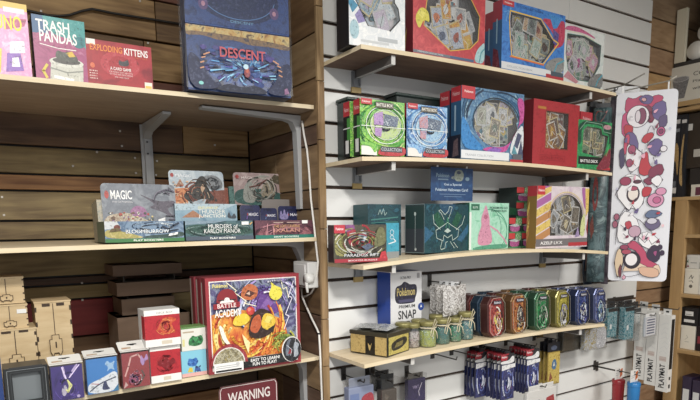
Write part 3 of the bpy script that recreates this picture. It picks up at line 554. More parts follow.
hangbox('purple deck box with a pale winged figure in a clear sleeve', 50, 84, 366, -.035, .05, '#2c1f66', '#38247e', [('p', '#c9b8e0', [(.35, .92), (.4, .62), (.5, .55), (.46, .7), (.42, .95)]), ('p', '#b9a6d8', [(.85, .95), (.7, .72), (.55, .6), (.62, .78), (.8, .98)]), ('p', '#d9d98a', [(.48, .56), (.56, .48), (.62, .38), (.52, .2), (.44, .22), (.54, .38)]), ('p', '#b7b0c8', [(.3, .3), (.42, .46), (.5, .3), (.4, .12), (.32, .16)]), ('e', '#7a62b8', .65, .15, .1, .05), ('e', '#b9a6d8', .8, .08, .05, .04)]+swoosh(['#4a34a0', '#241860', '#5f4ab0'], 16, .5, .4, .1, .4, 0, 6.28, .003, 5, 1.2, (.06, .04, .95, .93))+[('q', '#d8c8f0', [(.36, .92), (.46, .6)], .0025), ('q', '#d8c8f0', [(.88, .94), (.56, .62)], .0025), ('q', '#d9d98a', [(.5, .56), (.62, .4), (.5, .24), (.44, .3)], .003)], .012)
hangbox('blue and white deck box with a small dark emblem in a clear sleeve', 86, 119, 358.5, -.02, .05, '#2c6fc0', '#2f7fd0', [('p', '#dfe6ee', [(.04, .02), (.97, .02), (.97, .62), (.5, .42), (.04, .3)]), ('p', '#9cc4ea', [(.68, .88), (.76, .78), (.92, .86), (.84, .7), (.9, .58), (.76, .66), (.64, .56), (.7, .7), (.58, .78)]), ('q', '#b04a5c', [(.15, .3), (.4, .26), (.5, .3)], .002), ('q', '#2a3458', [(.1, .1), (.3, .22), (.5, .3), (.9, .4)], .003), ('p', '#2c3866', [(.45, .1), (.52, .3), (.6, .34), (.64, .18), (.72, .1), (.6, .08)]), ('p', '#2f7fb0', [(.8, .04), (.97, .02), (.97, .2)])], .01)
hangbox('dark red deck box with purple flower shapes in a clear sleeve', 122, 151, 352.5, -.015, .052, '#8a2f34', '#9a3036', [('q', '#dba7a0', [(.12, .35), (.25, .6), (.35, .85), (.6, .9), (.72, .75)], .004), ('p', '#b48ac8', [(.75, .55), (.86, .72), (.96, .72), (.9, .92), (.8, .72), (.7, .9), (.66, .68)]), ('p', '#5f2f66', [(.2, .2), (.35, .42), (.5, .3), (.66, .34), (.5, .12)]), ('e', '#a34a72', .36, .22, .14, .09), ('p', '#cfa8a4', [(.04, .02), (.2, .1), (.12, .2)]), ('q', '#5a4a44', [(.6, .1), (.78, .3), (.7, .45)], .004)]+swoosh(['#5f2f66', '#d8a0b8', '#3f1f30', '#c05a70', '#e8c8cc'], 30, .45, .26, .03, .24, 0, 6.28, .0022, 5, .9, (.05, .04, .95, .5)), .018)
def cubebox(label, L, R_, B, T, side, fm, fr, z0, y=.0, group=None, topc='#d8d8d4', name='figure_box', cat='box', d=.06, mid=350, left=()):
    return pbox(name, label, cat, L, R_, T, mid, y, z0, d, side, frontmat=M(fm), front=fr, left=left, group=group, faces=dict(top=M(topc)))
zR1 = z3; hR1 = P(150, 347, y=0).z-zR1
redm = ('n', ('#b81f2c', '#c32630', '#a81a28'), 30)
lo = [('r', '#e6e4e0', 0, 0, 1, .2), ('r', '#e6e4e0', 0, .87, 1, 1), ('r', '#cfc3ae', .4, .05, .65, .15), *swoosh(['#8a1620', '#d84a4a', '#6f1018'], 26, .5, .5, .05, .32, 0, 6.28, .0022, 5, .9, (.05, .22, .95, .85)), ('p', '#8a1620', [(.2, .5), (.3, .66), (.42, .55), (.5, .72), (.6, .56), (.75, .66), (.85, .5), (.6, .42), (.5, .3), (.4, .44)])] 
up = [('r', '#e6e4e0', 0, 0, 1, .2), ('r', '#e6e4e0', 0, .85, 1, 1), ('r', '#cfc3ae', .45, .05, .75, .15), ('t', '#8a8680', 'DECK BOX', .35, .89, .8, .94, False), ('p', '#d5502c', [(.3, .4), (.5, .75), (.7, .8), (.95, .7), (.72, .6), (.9, .3), (.6, .42), (.5, .28), (.45, .45)]), ('p', '#b92a2c', [(.45, .5), (.6, .66), (.66, .5), (.55, .4)])]+swoosh(['#e87040', '#8a1620', '#f09050'], 26, .6, .52, .05, .3, 0, 6.28, .0022, 5, .9, (.05, .22, .95, .83))
cubebox('white and crimson deck box below an identical-sized one', 150.5, 181, 0, 347, '#dddbd7', redm, lo, zR1, .0, 'white and crimson deck boxes stacked', d=.062, name='deck_box', cat='deck box', mid=365)
cubebox('white and crimson deck box with an orange shape, on top of the other', 144.5, 180, 0, 311, '#dddbd7', redm, up, zR1+hR1+.0008, -.012, 'white and crimson deck boxes stacked', d=.07, name='deck_box', cat='deck box', mid=325, left=[('r', '#c4242e', .55, .2, 1, .84)])
hb1 = P(182, 352, y=.015).z-z3
cubebox('light blue toy box with a pink base, below the green topped toy box', 181.5, 206.5, 0, 352, '#8fb9c4', '#7cc4dc', [('r', '#e0a8a0', 0, 0, 1, .14), ('p', '#2f6fc4', [(.2, .45), (.3, .72), (.45, .66), (.6, .74), (.66, .5), (.5, .36)]), ('p', '#d8c040', [(.22, .18), (.3, .36), (.42, .34), (.44, .16)]), ('p', '#3c5fa8', [(.5, .2), (.55, .42), (.72, .3), (.76, .14)])]+blobs(['#1f4f9c', '#4a8ad8', '#2f5fb0'], 12, .22, .42, .66, .72, .03, .06, 5)+blobs(['#2c3f6c', '#5f7ab8'], 6, .5, .14, .76, .4, .03, .05, 6), z3, .015, 'small toy boxes stacked', topc='#8fb9c4', mid=362, d=.05)
cubebox('white toy box with a green lid and green plant shape, on the light blue one', 181.5, 206.5, 0, 328, '#c8ccb8', '#dcdcd2', [('r', '#5f8a4a', 0, .93, 1, 1), ('r', '#b5a28a', .06, .76, .5, .82), ('p', '#2f7d44', [(.25, .25), (.3, .5), (.45, .62), (.6, .56), (.8, .64), (.88, .4), (.78, .2), (.5, .16)]), ('p', '#3f9a58', [(.4, .4), (.5, .56), (.64, .5), (.56, .34)]), ('r', '#d7d08a', .03, .2, .12, .5)]+blobs(['#1f5f34', '#3fa860', '#2f7d44', '#184c2c'], 22, .28, .2, .86, .62, .03, .07, 5), z3+hb1+.0008, .015, 'small toy boxes stacked', topc='#6d9a52', mid=340, d=.05)
# the academy game and the two behind it
ya = -.003
fire = ('n', ('#c8402a', '#e07a30', '#f0a83c', '#c84a34'), 10, .35, 1.5)
IN = (.045, .14, .955, .955)
art = [('r', '#a32f38', 0, 0, 1, 1), ('r', '#efe9e2', .035, .03, .965, .965), ('o', fire, [(.045, .13), (.955, .13), (.955, .955), (.045, .955)]), ('o', ('n', ('#3a3f5c', '#5a5484', '#8a94ac', '#2f3348'), 14), [(.045, .62), (.045, .955), (.955, .955), (.955, .2), (.86, .28), (.82, .5), (.6, .6), (.3, .66)]),
       ('p', '#6a3f94', [(.4, .6), (.5, .84), (.7, .88), (.66, .7), (.84, .66), (.7, .55)]), ('p', '#8a5fb0', [(.55, .64), (.66, .8), (.74, .74), (.62, .6)])]
art += swoosh(['#f4c84a', '#f0a030', '#d84a28', '#f8e08a', '#b83424', '#e87a30'], 95, .36, .42, .1, .42, 2.2, 6.2, .0055, 3, 1, IN)
art += swoosh(['#e8e4f4', '#a894d8', '#5a4a94', '#c0c8e8', '#2f2c4c'], 34, .62, .66, .12, .42, -.6, 2.6, .004, 5, 1, IN)
art += [('p', '#f0cc30', [(.24, .5), (.28, .6), (.4, .62), (.44, .54), (.36, .48)]), ('p', '#3a2420', [(.4, .36), (.44, .58), (.54, .66), (.64, .62), (.72, .52), (.68, .38), (.54, .32)]), ('p', '#c85a30', [(.42, .42), (.46, .56), (.54, .6), (.56, .48), (.5, .38)]), ('p', '#e8c030', [(.54, .46), (.58, .6), (.68, .58), (.72, .48), (.62, .4)]), ('p', '#f0d860', [(.58, .5), (.62, .57), (.68, .54), (.64, .48)]), ('p', '#2c2220', [(.62, .42), (.7, .46), (.68, .38)]), ('e', '#d83a30', .44, .635, .045, .045), ('e', '#f0806a', .43, .65, .02, .02),
       ('p', '#e8dc40', [(.64, .8), (.68, .88), (.66, .94), (.72, .88), (.78, .86), (.8, .78), (.74, .72), (.67, .74)]), ('p', '#c8683a', [(.34, .78), (.36, .88), (.44, .93), (.53, .88), (.52, .78), (.44, .74)]), ('p', '#5a2c24', [(.38, .8), (.42, .86), (.5, .82), (.44, .78)]), ('p', '#e0b8a0', [(.4, .82), (.44, .84), (.44, .8)])]
art += swoosh(['#8a9a3c', '#c8c850', '#5f7a34'], 16, .8, .2, .08, .2, .4, 2.6, .005, 8, 1, IN)
art += [('q', '#fbf2c8', [(.2, .95), (.3, .86), (.28, .84), (.4, .74), (.38, .72), (.5, .68)], .0022), ('q', '#e8e0f0', [(.92, .92), (.86, .76), (.9, .74), (.82, .56), (.86, .54), (.8, .4)], .0025), ('q', '#fbf2c8', [(.78, .94), (.8, .84), (.84, .86), (.86, .74)], .002),
       ('p', '#f4f0e0', [(.1, .52), (.14, .34), (.26, .24), (.18, .36), (.14, .5)]), ('p', '#f8e4a0', [(.34, .4), (.42, .3), (.4, .18), (.36, .3)]),
       ('f', '#8f2029', [(.09, .73), (.1, .82), (.14, .87), (.2, .89), (.26, .87), (.3, .82), (.31, .73)]), ('f', '#e4e0dc', [(.12, .73), (.14, .77), (.26, .77), (.28, .73)]), ('r', '#2a2226', .11, .765, .29, .775), ('e', '#f0eeea', .2, .77, .028, .026), ('o', '#a3232e', [(.06, .68), (.33, .69), (.33, .745), (.06, .735)]), ('t', '#efeeea', 'ACADEMY', .07, .595, .34, .672), ('t', '#f0dcd8', 'BATTLE', .1, .69, .29, .735), ('t', '#e8d86a', 'Pok\u00e9mon', .06, .9, .21, .94),
       ('o', '#1d1d20', [(.3, .03), (.82, .035), (.8, .14), (.34, .13)]), ('t', '#f0efec', 'EASY TO LEARN!', .42, .085, .74, .12), ('t', '#f0efec', 'FUN TO PLAY!', .44, .042, .7, .078), ('o', '#a32f38', ell(.2, .1, .19, .21, 18, 0, 180)), ('o', '#e8e4dc', ell(.195, .1, .165, .175, 18, 0, 180)), ('o', ('n', ('#8a8468', '#c8c0a0', '#5a5444', '#b0a060'), 50), ell(.195, .1, .155, .165, 18, 0, 180)), ('r', '#e8e8e6', .04, .015, .34, .115), ('r', '#202022', .055, .022, .32, .042), ('r', '#9a9c9e', .06, .06, .3, .066), ('r', '#9a9c9e', .06, .08, .28, .086), ('e', '#c8c8c8', .28, .09, .02, .02),
       ('e', '#e9e8e4', .875, .17, .112, .142), ('e', '#26262c', .88, .165, .105, .135), ('p', '#6c7484', [(.8, .1), (.82, .26), (.88, .3), (.84, .2), (.86, .1)]), ('p', '#9ca4b0', [(.9, .06), (.9, .26), (.97, .22), (.94, .16), (.96, .1)]), ('p', '#9c2f3c', [(.83, .12), (.86, .18), (.88, .12)]), ('q', '#c8ccd4', [(.82, .22), (.88, .16), (.86, .1)], .0015), ('q', '#c8ccd4', [(.92, .28), (.93, .18), (.9, .08)], .0015),
       ('t', '#24304c', 'TRADING GAME', .64, .92, .9, .95)]
pbox('game_box', 'large red-edged Academy game box with a fiery cover, in front of two more', 'board game', 207, 300, 278.5, 325, (ya, ya-.008), z3, .042, '#9c2c36', front=art, group='red-edged Academy game boxes', left=[('r', '#8a3038', 0, 0, 1, 1), ('r', '#c9c4bc', .1, .05, .3, .95)], faces=dict(top=mat('#a8434a')))
for i, q in enumerate((.044, .089)):
    pbox('game_box', ('red-edged game box directly behind the front Academy box', 'rearmost red-edged game box of the three')[i], 'board game', 207-(5, 11)[i]+0, 298-(8, 16)[i], 0, 325, (ya+q, ya-.008+q), z3, .042, '#8a2c36', h=P(207, 278.5, y=ya).z-z3-.002, group='red-edged Academy game boxes', left=[('r', '#b9b2a8', .05, .02, .35, .98), ('r', '#8c2630', .4, .02, .9, .98)], faces=dict(top=mat('#7a3038')))
# cardboard boxes at the back
CB = wood('#7d6450', '#6c5543', (3, 20, 20), .85, 1, 0, .02)
for lb, L, R_, B, T, y, d, sd in (('shallow brown cardboard box topmost of the dark stack at the back', 113, 182, 277, 266, .33, .14, 0), ('shallow brown cardboard box second in the stack at the back', 117, 193, 297, 283.5, .32, .15, 0),
                         ('brown cardboard box third in the stack, behind the crimson deck boxes', 122, 175, 316, 300, .33, .14, 0), ('brown cardboard box lowest of the stack at the back', 118, 190, 0, 318.5, .31, .16, 1)):
    a, c = P(L, (B or 340)/2+T/2, y=y), P(R_, (B or 340)/2+T/2, y=y); zt = P(L, T, y=y).z; zb = P(L, B, y=y).z if B else z3
    r = empty('cardboard_box', ((a.x+c.x)/2, y, zb), 0, lb, 'cardboard box', 'cardboard boxes at the back of the niche'); r.location.z += .001; W_ = c.x-a.x; H_ = zt-zb
    bb = MB(); bb.box(-W_/2, W_/2, 0, d, 0, H_, CB); bb.build('body', r)
    bb = MB(); bb.box(-W_/2-.001, W_/2+.001, -.001, d+.001, H_-.003, H_, CB); bb.box(-W_/2+.01, W_/2-.01, d*.45, d*.55, H_, H_+.0004, '#8f7a55'); bb.build('lid', r)
# close the small gaps of the stack with thin trays so that every box stands on the one below
for lb, L, R_, zlo_py, zhi_py, y in (('thin grey tray between the two top cardboard boxes', 125, 176, 283.5, 277, .345), ('thin grey tray between the second and third cardboard boxes', 128, 172, 300, 297, .345), ('thin grey tray above the lowest cardboard box', 124, 174, 318.5, 316, .345)):
    yy = {277: .33, 297: .32, 316: .33}[zhi_py]; y2 = {283.5: .32, 300: .33, 318.5: .31}[zlo_py]
    Lh = {277: 113, 297: 117, 316: 122}[zhi_py]; Ll = {283.5: 117, 300: 122, 318.5: 118}[zlo_py]
    zhi = P(Lh, zhi_py, y=yy).z; zlo = P(Ll, zlo_py, y=y2).z; a, c = P(L, 300, y=y), P(R_, 300, y=y); bb = MB(); W_ = c.x-a.x
    bb.box(0, W_, 0, .1, 0, .0015, '#4c443c'); [bb.box(q, q+.002, 0, .1, .0015, max(.003, zhi-zlo-.0003), '#4c443c') for q in (0, W_-.002)]
    tag(bb.build('card_tray', None, (a.x, y, zlo+.0002)), lb, 'tray', 'card trays in the cardboard stack')
# socket box, plug and cords on the side panel
p0 = P(290, 266, x=-.022); p1 = P(322, 288, x=-.022)
r = empty('socket_box', (-.022, .06, 1.352), 0, 'white socket box on the niche side panel behind the Academy game', 'socket box')
b = MB(); b.bevbox(-.04, 0, -.05, .05, 0, .085, mat('#d6d6d4', .4), .004); b.build('housing', r)
b = MB(); b.bevbox(-.044, -.04, -.038, .038, .008, .077, mat('#e4e4e2', .35), .002); b.build('cover_plate', r)
r = empty('power_plug', (-.068, .01, 1.385), 0, 'white power plug in the socket box', 'plug')
rplug = r; b = MB(); b.lathe([(0, -.004), (.014, -.004), (.017, .004), (.017, .018), (.012, .024), (0, .024)], mat('#e2e2df', .35), axis='x'); b.build('housing', r)
b = MB(); b.tube([(0, 0, -.012), (0, -.004, -.03), (0, -.008, -.045)], [.006, .005, .004], '#dcdcd8'); b.build('strain_relief', r)
def px3(pts, x): return [P(a, b_, x=x) for a, b_ in pts]
b = MB(); b.tube(px3([(302, 121), (304, 135), (307, 150), (309, 170), (311, 200), (314, 225), (316, 245), (318, 262), (317, 275), (315, 286), (311, 293), (306, 296), (303, 296.5)], -.0275), .0035, '#e6e3dc'); o = b.build('power_cord', r); o.location = (.068, -.01, -1.385); o['label'] = 'white cord running up the side panel'
b = MB(); b.tube(px3([(301, 284), (302, 296), (306, 306), (312, 319), (317, 329), (319, 334), (320, 350), (321, 375), (322, 400), (323, 440)], -.031), .0035, '#e6e3dc'); o = b.build('power_cord', r); o.location = (.068, -.01, -1.385); o['label'] = 'white cord leaving downwards'
q_ = P(319, 333.5, x=-.031); b = MB(); b.tube([q_+Vector((0, -.0, .002)), q_+Vector((0, 0, -.002))], .0055, '#222226'); b.build('cable_tie', o)
b = MB(); b.tube([P(a, c, y=.515) for a, c in ((-30, 13), (0, 14), (14, 12), (25, 10), (34, 12), (48, 15.5), (60, 16), (70, 15), (82, 11), (92, 9), (100, 10.5), (112, 13), (130, 16), (150, 19), (168, 22), (200, 27))], .004, '#1c1815'); tag(b.build('black_cable'), 'thin black cable sagging across the plank back wall above the games', 'cable')
# warning sign under the lowest niche shelf
pz = P(222, 386, y=.06); pq = P(276, 386, y=.06); W_ = .2
r = empty('warning_sign', (P(246, 386, y=.06).x+.01, .06, .91), 0, 'dark red warning sign standing under the lowest niche shelf', 'sign')
b = MB(); fn = lambda u, v, o: ((u-.5)*W_, -o, v*.15); b.prism([(.05, 0), (.95, 0), (1, .05), (1, .9), (.97, 1), (.03, 1), (0, .9), (0, .05)], -.003, 0, fn, '#6b1f27', '#b9aaa6')
b.art([('q', '#d8ccc8', [(.04, .03), (.96, .03), (.98, .1), (.98, .9), (.95, .97), (.05, .97), (.02, .9), (.02, .1)], .0025, True), ('t', '#dcd2ce', 'WARNING', .14, .62, .86, .84)], fn, W_, .15); b.build('panel', r)
b = MB(); b.box(-.07, .07, .003, .2, -.3, -.0, '#2a2320'); b.build('stand', r)
b = MB(); b.box(-1.2, -.12, .08, .5, 0, .6, '#2c2620', dict(top=mat('#3a322a'))); tag(b.build('storage_box'), 'dark storage box on the floor under the niche shelves', 'box')

# ------------------------------------------------------------------ topmost slat shelf: large windowed boxes
def zs(k, L, R_, mid, y=-.2): return max(Sz(k, P(L, mid, y=y).x), Sz(k, P(R_, mid, y=y).x), Sz(k, P((L+R_)/2, mid, y=y).x)) + .0003
CARD = ('n', ('#c8b8b0', '#8a7f92', '#d8d4cc', '#5f7f8a'), 90)
def cards(n, u0, v0, u1, v1, seed, pals): 
    R = random.Random(seed); o = []
    for i in range(n):
        u, v = R.uniform(u0, u1-.2), R.uniform(v0, v1-.3); o.append((M(('n', pals[i % len(pals)], 110)), u, v, u+R.uniform(.16, .24), v+R.uniform(.22, .32)))
    return o
pbox('collection_box', 'white and silver windowed card box with a black side, left end of the topmost shelf', 'card collection box', 349, 405, 0, 25, (-.185, -.2), zs(0, 349, 405, 25), .075, '#1c1d22', h=.215,
     frontmat=M(('n', ('#e6e8ea', '#d4dade', '#f0f0ee'), 20)), win=[(.07, .93), (.05, .66), (.33, .27), (.72, .25), (.9, .4), (.86, .55), (.8, .6), (.8, .93)], fanpal=[('#a9c4d4', '#e4ecf0', '#7fa0b8'), ('#d8d0da', '#b8a8c8', '#f0e8ee'), ('#c8d4dc', '#8fb4cc', '#5f7f94')], winmat='#aab4bc',
     cards=[(M(('n', ('#a9c4d4', '#c8d4de', '#8fb4cc'), 60)), .2, .3, .5, .95), (M(('n', ('#d8d0da', '#e4dce0', '#c8bcd0'), 60)), .5, .28, .84, .95)],
     front=[('p', '#3f8fb4', [(.0, .5), (.0, .62), (.16, .5), (.06, .4)]), ('p', '#8a7fb8', [(.1, .38), (.2, .48), (.28, .32), (.16, .28)]), ('e', '#9fc4d0', .09, .2, .08, .12), ('q', '#1d1e23', [(.8, .93), (.8, .62), (.87, .55), (.9, .41), (.72, .25)], .004), ('q', '#3a3b42', [(.05, .66), (.33, .27)], .003), ('r', '#aeb4b8', .5, .1, .86, .15), ('r', '#c4c8ca', .2, .06, .7, .09)] )
pbox('collection_box', 'red card collection box with three packs behind its window, topmost shelf', 'card collection box', 413, 485, 0, 25, (-.19, -.198), zs(0, 413, 485, 25), .075, '#7c2730', h=.215,
     frontmat=M(('n', ('#b82f38', '#c4363e', '#d8484c'), 22)), win=[(.2, .93), (.14, .42), (.5, .14), (.78, .22), (.9, .36), (.92, .7), (.78, .93)], fanpal=[('#c8ccd0', '#8a9096', '#eef0f2'), ('#e8783a', '#e8c03a', '#b84a30'), ('#7f9ac4', '#d4dce8', '#4a5f8a'), ('#5c6268', '#a0a6aa', '#d8dce0')], winmat='#4a4c52',
     cards=[(M(('n', ('#aebfd8', '#7f9ac4'), 80)), .16, .3, .34, .5), (M(('n', ('#e8783a', '#e8b03a', '#d8503a'), 90)), .38, .14, .6, .56), (M(('n', ('#b8705a', '#c8c4bc', '#8f9a8a'), 90)), .66, .22, .86, .48), (mat('#c8ccd0'), .4, .58, .44, .93), (mat('#7f868c'), .36, .3, .38, .93), (mat('#dfe2e4'), .45, .6, .62, .93), (mat('#b8bcc0'), .62, .22, .66, .93), (mat('#9aa0a4'), .68, .52, .88, .56)],
     front=[('q', '#d8a83a', [(.2, .93), (.14, .42), (.5, .14), (.78, .22), (.9, .36), (.92, .7), (.78, .93)], .003), ('p', '#d8cc3a', [(.02, .5), (.1, .66), (.2, .62), (.22, .46), (.14, .5), (.08, .34)]), ('p', '#e8dc5a', [(.06, .56), (.1, .62), (.16, .58), (.12, .5)]), ('p', '#9fc8cc', [(.84, .04), (.88, .22), (.98, .34), (1, .34), (1, .04)]), ('q', '#3f8f9c', [(.92, .05), (.95, .2), (1, .26)], .004), ('r', '#6a6f7c', 0, .035, .84, .075), ('t', '#d8dade', 'PREMIUM COLLECTION', .06, .05, .4, .068, False), ('r', '#3f5a86', .5, .04, .84, .07)],
     left=[('r', '#7c2730', 0, 0, 1, 1), ('p', '#c09a3a', [(.2, .1), (.6, .4), (.5, .1)]), ('r', '#8f9498', .25, .62, .4, .95)])
bx = ('n', ('#2f6fc4', '#3f86d8', '#2458a8'), 14)
lft = [('r', '#33608f', 0, 0, 1, .72), ('r', '#a83444', 0, .72, 1, 1), ('p', '#7a3444', [(0, 0), (.9, 0), (.6, .3), (.1, .35)]), ('r', '#8fb4c8', .4, .4, .52, .75)]
pbox('collection_box', 'blue and red collection box mostly hidden behind the yellow-framed one, topmost shelf', 'card collection box', 494, 545, 0, 30, (-.15, -.155), zs(0, 493, 545, 30), .042, '#33608f', h=.205, left=lft, group='yellow-framed collection boxes')
bigwin = [(.09, .87), (.08, .72), (.1, .4), (.13, .1), (.66, .06), (.92, .5), (.82, .55), (.6, .86)]
pbox('collection_box', 'blue and red collection box with a yellow-framed window, topmost shelf', 'card collection box', 502, 565, 0, 30, (-.2, -.205), zs(0, 502, 565, 30), .042, '#33608f', h=P(502, -1.5, y=-.2).z-zs(0, 502, 565, 30),
     frontmat=M(bx), win=[(.5+(u-.5)*.9, .56+(v-.5)*.78) for u, v in bigwin], fanpal=[('#5fa08f', '#d8e4dc', '#2c4f48'), ('#9f4a3a', '#e8c8a0', '#4c2c24'), ('#9fb8a8', '#3c4c4a', '#e0e4dc'), ('#c8ccc8', '#5a6264', '#8fb0a8')], winmat='#43423f', left=lft,
     cards=[(M(('n', ('#b8b4ac', '#5fa08f', '#9f4a5a', '#d8d4cc'), 120)), .2, .5, .6, .85), (M(('n', ('#c86a3a', '#e8c8a0', '#a8483a'), 100)), .14, .2, .36, .5), (M(('n', ('#9fb8a8', '#d0d4cc', '#4f7a74'), 140)), .34, .2, .8, .52), (M(('n', ('#3f8f7c', '#9fc8b8'), 100)), .45, .5, .62, .75)],
     front=[*swoosh(['#1f5aa8', '#5f9fe0', '#24488a'], 26, .4, .5, .46, .6, 1.6, 4.4, .005, 5, 1, (.01, .14, .6, .99)), ('p', '#c83a58', [(.58, .88), (.9, .9), (1, .92), (1, .55), (.8, .45), (.86, .6), (.74, .76)]), ('p', '#3f8fd8', [(.72, .96), (.95, .95), (.86, .78), (.8, .76)]), ('p', '#5a4f94', [(.8, .76), (.9, .7), (.88, .5), (.8, .55)]),
            ('q', '#e8b83a', [(.5+(u-.5)*.94, .56+(v-.5)*.82) for u, v in bigwin], .0045, True), ('q', '#d86a3a', [(.13, .22), (.66, .19)], .005), ('r', '#c8343c', 0, .92, .17, 1), ('t', '#f0dcd8', 'Pok\u00e9mon', .03, .95, .14, .975), ('t', '#3a4a78', 'COLLECTION', .26, .94, .62, .97, False),
            ('r', '#d4d6d8', 0, .03, .99, .13), ('t', '#8a9098', 'COLLECTION BOX', .08, .06, .48, .09, False), ('p', '#8a8a88', [(.66, .13), (.72, .26), (.86, .34), (1, .36), (1, .1)]), ('q', '#3f9fb8', [(.84, .12), (.88, .24), (1, .32)], .005), ('r', '#b8303a', .7, .0, 1, .07), ('r', '#46545f', .78, .05, .99, .12)])
pk = [(.1, .84), (.08, .5), (.14, .24), (.38, .09), (.7, .1), (.9, .42), (.92, .78), (.5, .87)]
pbox('collection_box', 'pale pink and green windowed collection box, right end of the topmost shelf', 'card collection box', 562.5, 604, 22.5, 50, (-.2, -.2), zs(0, 563, 604, 50), .045, '#9a8f98',
     frontmat=M(('n', ('#ccd0cc', '#d8dcd8', '#c0ccc8'), 16)), win=pk, fanpal=[('#8f8aa8', '#e0d8e4', '#4c4858'), ('#cf4fa0', '#f0c8dc', '#7a4060'), ('#6fa088', '#d8e4dc', '#3c5a4c'), ('#c0c4c4', '#808688', '#f0f0ee')], winmat='#7a7f86',
     cards=[(mat('#3f9f62'), .16, .55, .36, .8), (M(('n', ('#8f8aa8', '#b8b0c0', '#c86fa0'), 100)), .36, .44, .66, .82), (mat('#cf4fa0'), .42, .46, .66, .6), (M(('n', ('#c0c4c4', '#8fa89c'), 100)), .62, .22, .86, .66), (M(('n', ('#d0b0a8', '#a86058'), 90)), .12, .28, .3, .52), (M(('n', ('#cfd2d0', '#6fa088', '#b84f80'), 120)), .3, .16, .6, .44)],
     front=[('p', '#cf5f8c', [(.02, .9), (.1, .98), (.35, 1), (.7, .92), (.8, .86), (.5, .92), (.12, .9)]), ('q', '#d9cf9a', [(.1, .88), (.4, .9), (.74, .84)], .0018), ('q', '#3f6f62', pk, .0028, True), ('p', '#c07f8a', [(.04, .1), (.14, .22), (.4, .06), (.34, .02)]), ('p', '#7f7f7e', [(.6, .0), (.66, .16), (.82, .26), (1, .3), (1, 0)]), ('q', '#3f9fb8', [(.82, .02), (.88, .16), (.98, .26)], .005), ('r', '#5c6a70', .68, .0, .95, .04)])

# ------------------------------------------------------------------ second slat shelf
def bb_front(pal, lab, c1, c2): return [('n_')] and [
    ('r', M(('n', pal, 26, .35, 1.5)), 0, .2, 1, .99), *swoosh([pal[0], pal[1], pal[3], pal[2], tone(pal[2], .75)], 60, .55, .56, .3, .6, 0, 6.28, .004, 6, .8, (0, .18, 1, .98)), ('q', '#e8ece8', ell(.55, .56, .43, .34, 26), .0018, True), ('e', M(('n', c2, 40)), .55, .56, .34, .26), *swoosh([c2[0], '#2f3440', '#e8ece8', c2[1]], 26, .55, .56, .02, .26, 0, 6.28, .004, 9, .8), ('q', '#e8ece8', ell(.55, .56, .34, .27, 26), .0014, True), ('q', '#e8ece8', [(.01, .52), (.99, .52)], .0018),
    ('p', M(('n', c1, 70)), [(.28, .55), (.28, .74), (.48, .8), (.5, .55)]), ('p', M(('n', ('#6f7f94', '#3c4a66', '#b8c4cc'), 80)), [(.48, .54), (.52, .76), (.84, .72), (.8, .54)]), ('p', M(('n', c1, 60)), [(.3, .36), (.3, .5), (.46, .5), (.44, .34)]),
    ('r', '#c42f3a', 0, .9, .24, 1), ('t', '#f0dcd8', 'Pok\u00e9mon', .03, .93, .2, .965), ('r', '#5b564a', .32, .86, .72, .96), ('t', '#e8e4d8', 'BATTLE BOX', .34, .885, .7, .94), ('r', '#e0ddd6', 0, 0, .34, .16), ('p', '#c4323a', [(.34, 0), (1, 0), (1, .2), (.5, .13), (.4, .12)]), ('r', '#3a3c44', .42, .07, .92, .17), ('t', '#b8bcc4', 'COLLECTION', .44, .09, .9, .15), ('p', M(('n', pal, 26)), [(0, .16), (.2, .16), (.3, .02), (.4, .2), (0, .24)])]
GP = ('#4fae3a', '#8fd04a', '#2f8a34', '#c8e08a'); BP = ('#5f9fd8', '#9fc8e8', '#3f78c0', '#c8dcec')
gl = [('r', '#1a1c20', 0, 0, 1, 1), ('r', '#c02c38', 0, .74, 1, 1), ('t', '#e8c8c8', 'Pok\u00e9mon', .15, .82, .85, .9, False), ('r', '#3f8f3a', .55, .3, 1, .7), ('q', '#dfe2e0', [(0, .52), (1, .52)], .003), ('r', '#dcdcda', .3, .06, .8, .3)]
zz = zs(1, 360, 405, 130)
ht = P(360, 98, y=-.2).z-zz
for lb, L, R_, y, pal, c1, c2, fr in (('green stadium battle box behind the other green one, only its side in view', 350, 395, (-.158, -.163), GP, None, None, 0),
                              ('bright green stadium battle box at the front of the second shelf', 360, 404.5, (-.2, -.207), GP, ('#8f5fa8', '#b894c8', '#6a4a8a'), ('#8fa88a', '#b8cf7a', '#a8b89a'), 1), ('light blue stadium battle box beside the green one', 406.5, 447, (-.2, -.205), BP, ('#a84f5a', '#c8a0a8', '#6a78a8'), ('#7fa8cc', '#a8ccdf', '#5f8fc8'), 1)):
    pbox('battle_box', lb, 'card battle box', L, R_, 98, 130, y, zs(1, L, R_, 130), .036, '#1a1c20', h=ht if L != 406.5 else ht*.99, front=bb_front(pal, '', c1, c2) if fr else [], left=gl if L < 400 else [('r', '#b02a36', 0, .74, 1, 1)], group='stadium battle boxes', frontmat=M(('n', pal, 26)))
for lb, L, R_, T in (('dark lidded tray behind the green battle boxes', 347, 388, 96), ('dark lidded tray behind the blue battle box', 396, 446, 91.5)):
    y = -.075; a, c = P(L, T, y=y), P(R_, T, y=y); zt = a.z; zb = zs(1, L, R_, 130, y); W_ = c.x-a.x
    r = empty('storage_case', ((a.x+c.x)/2, y, zb), 0, lb, 'case', 'dark cases at the back of the second shelf')
    b = MB(); b.bevbox(-W_/2+.004, W_/2-.004, .002, .068, 0, zt-zb-.01, mat('#25302e', .35), .004); b.build('body', r); b = MB(); b.bevbox(-W_/2, W_/2, 0, .07, zt-zb-.01, zt-zb, mat('#34423e', .3), .004); b.build('lid', r)
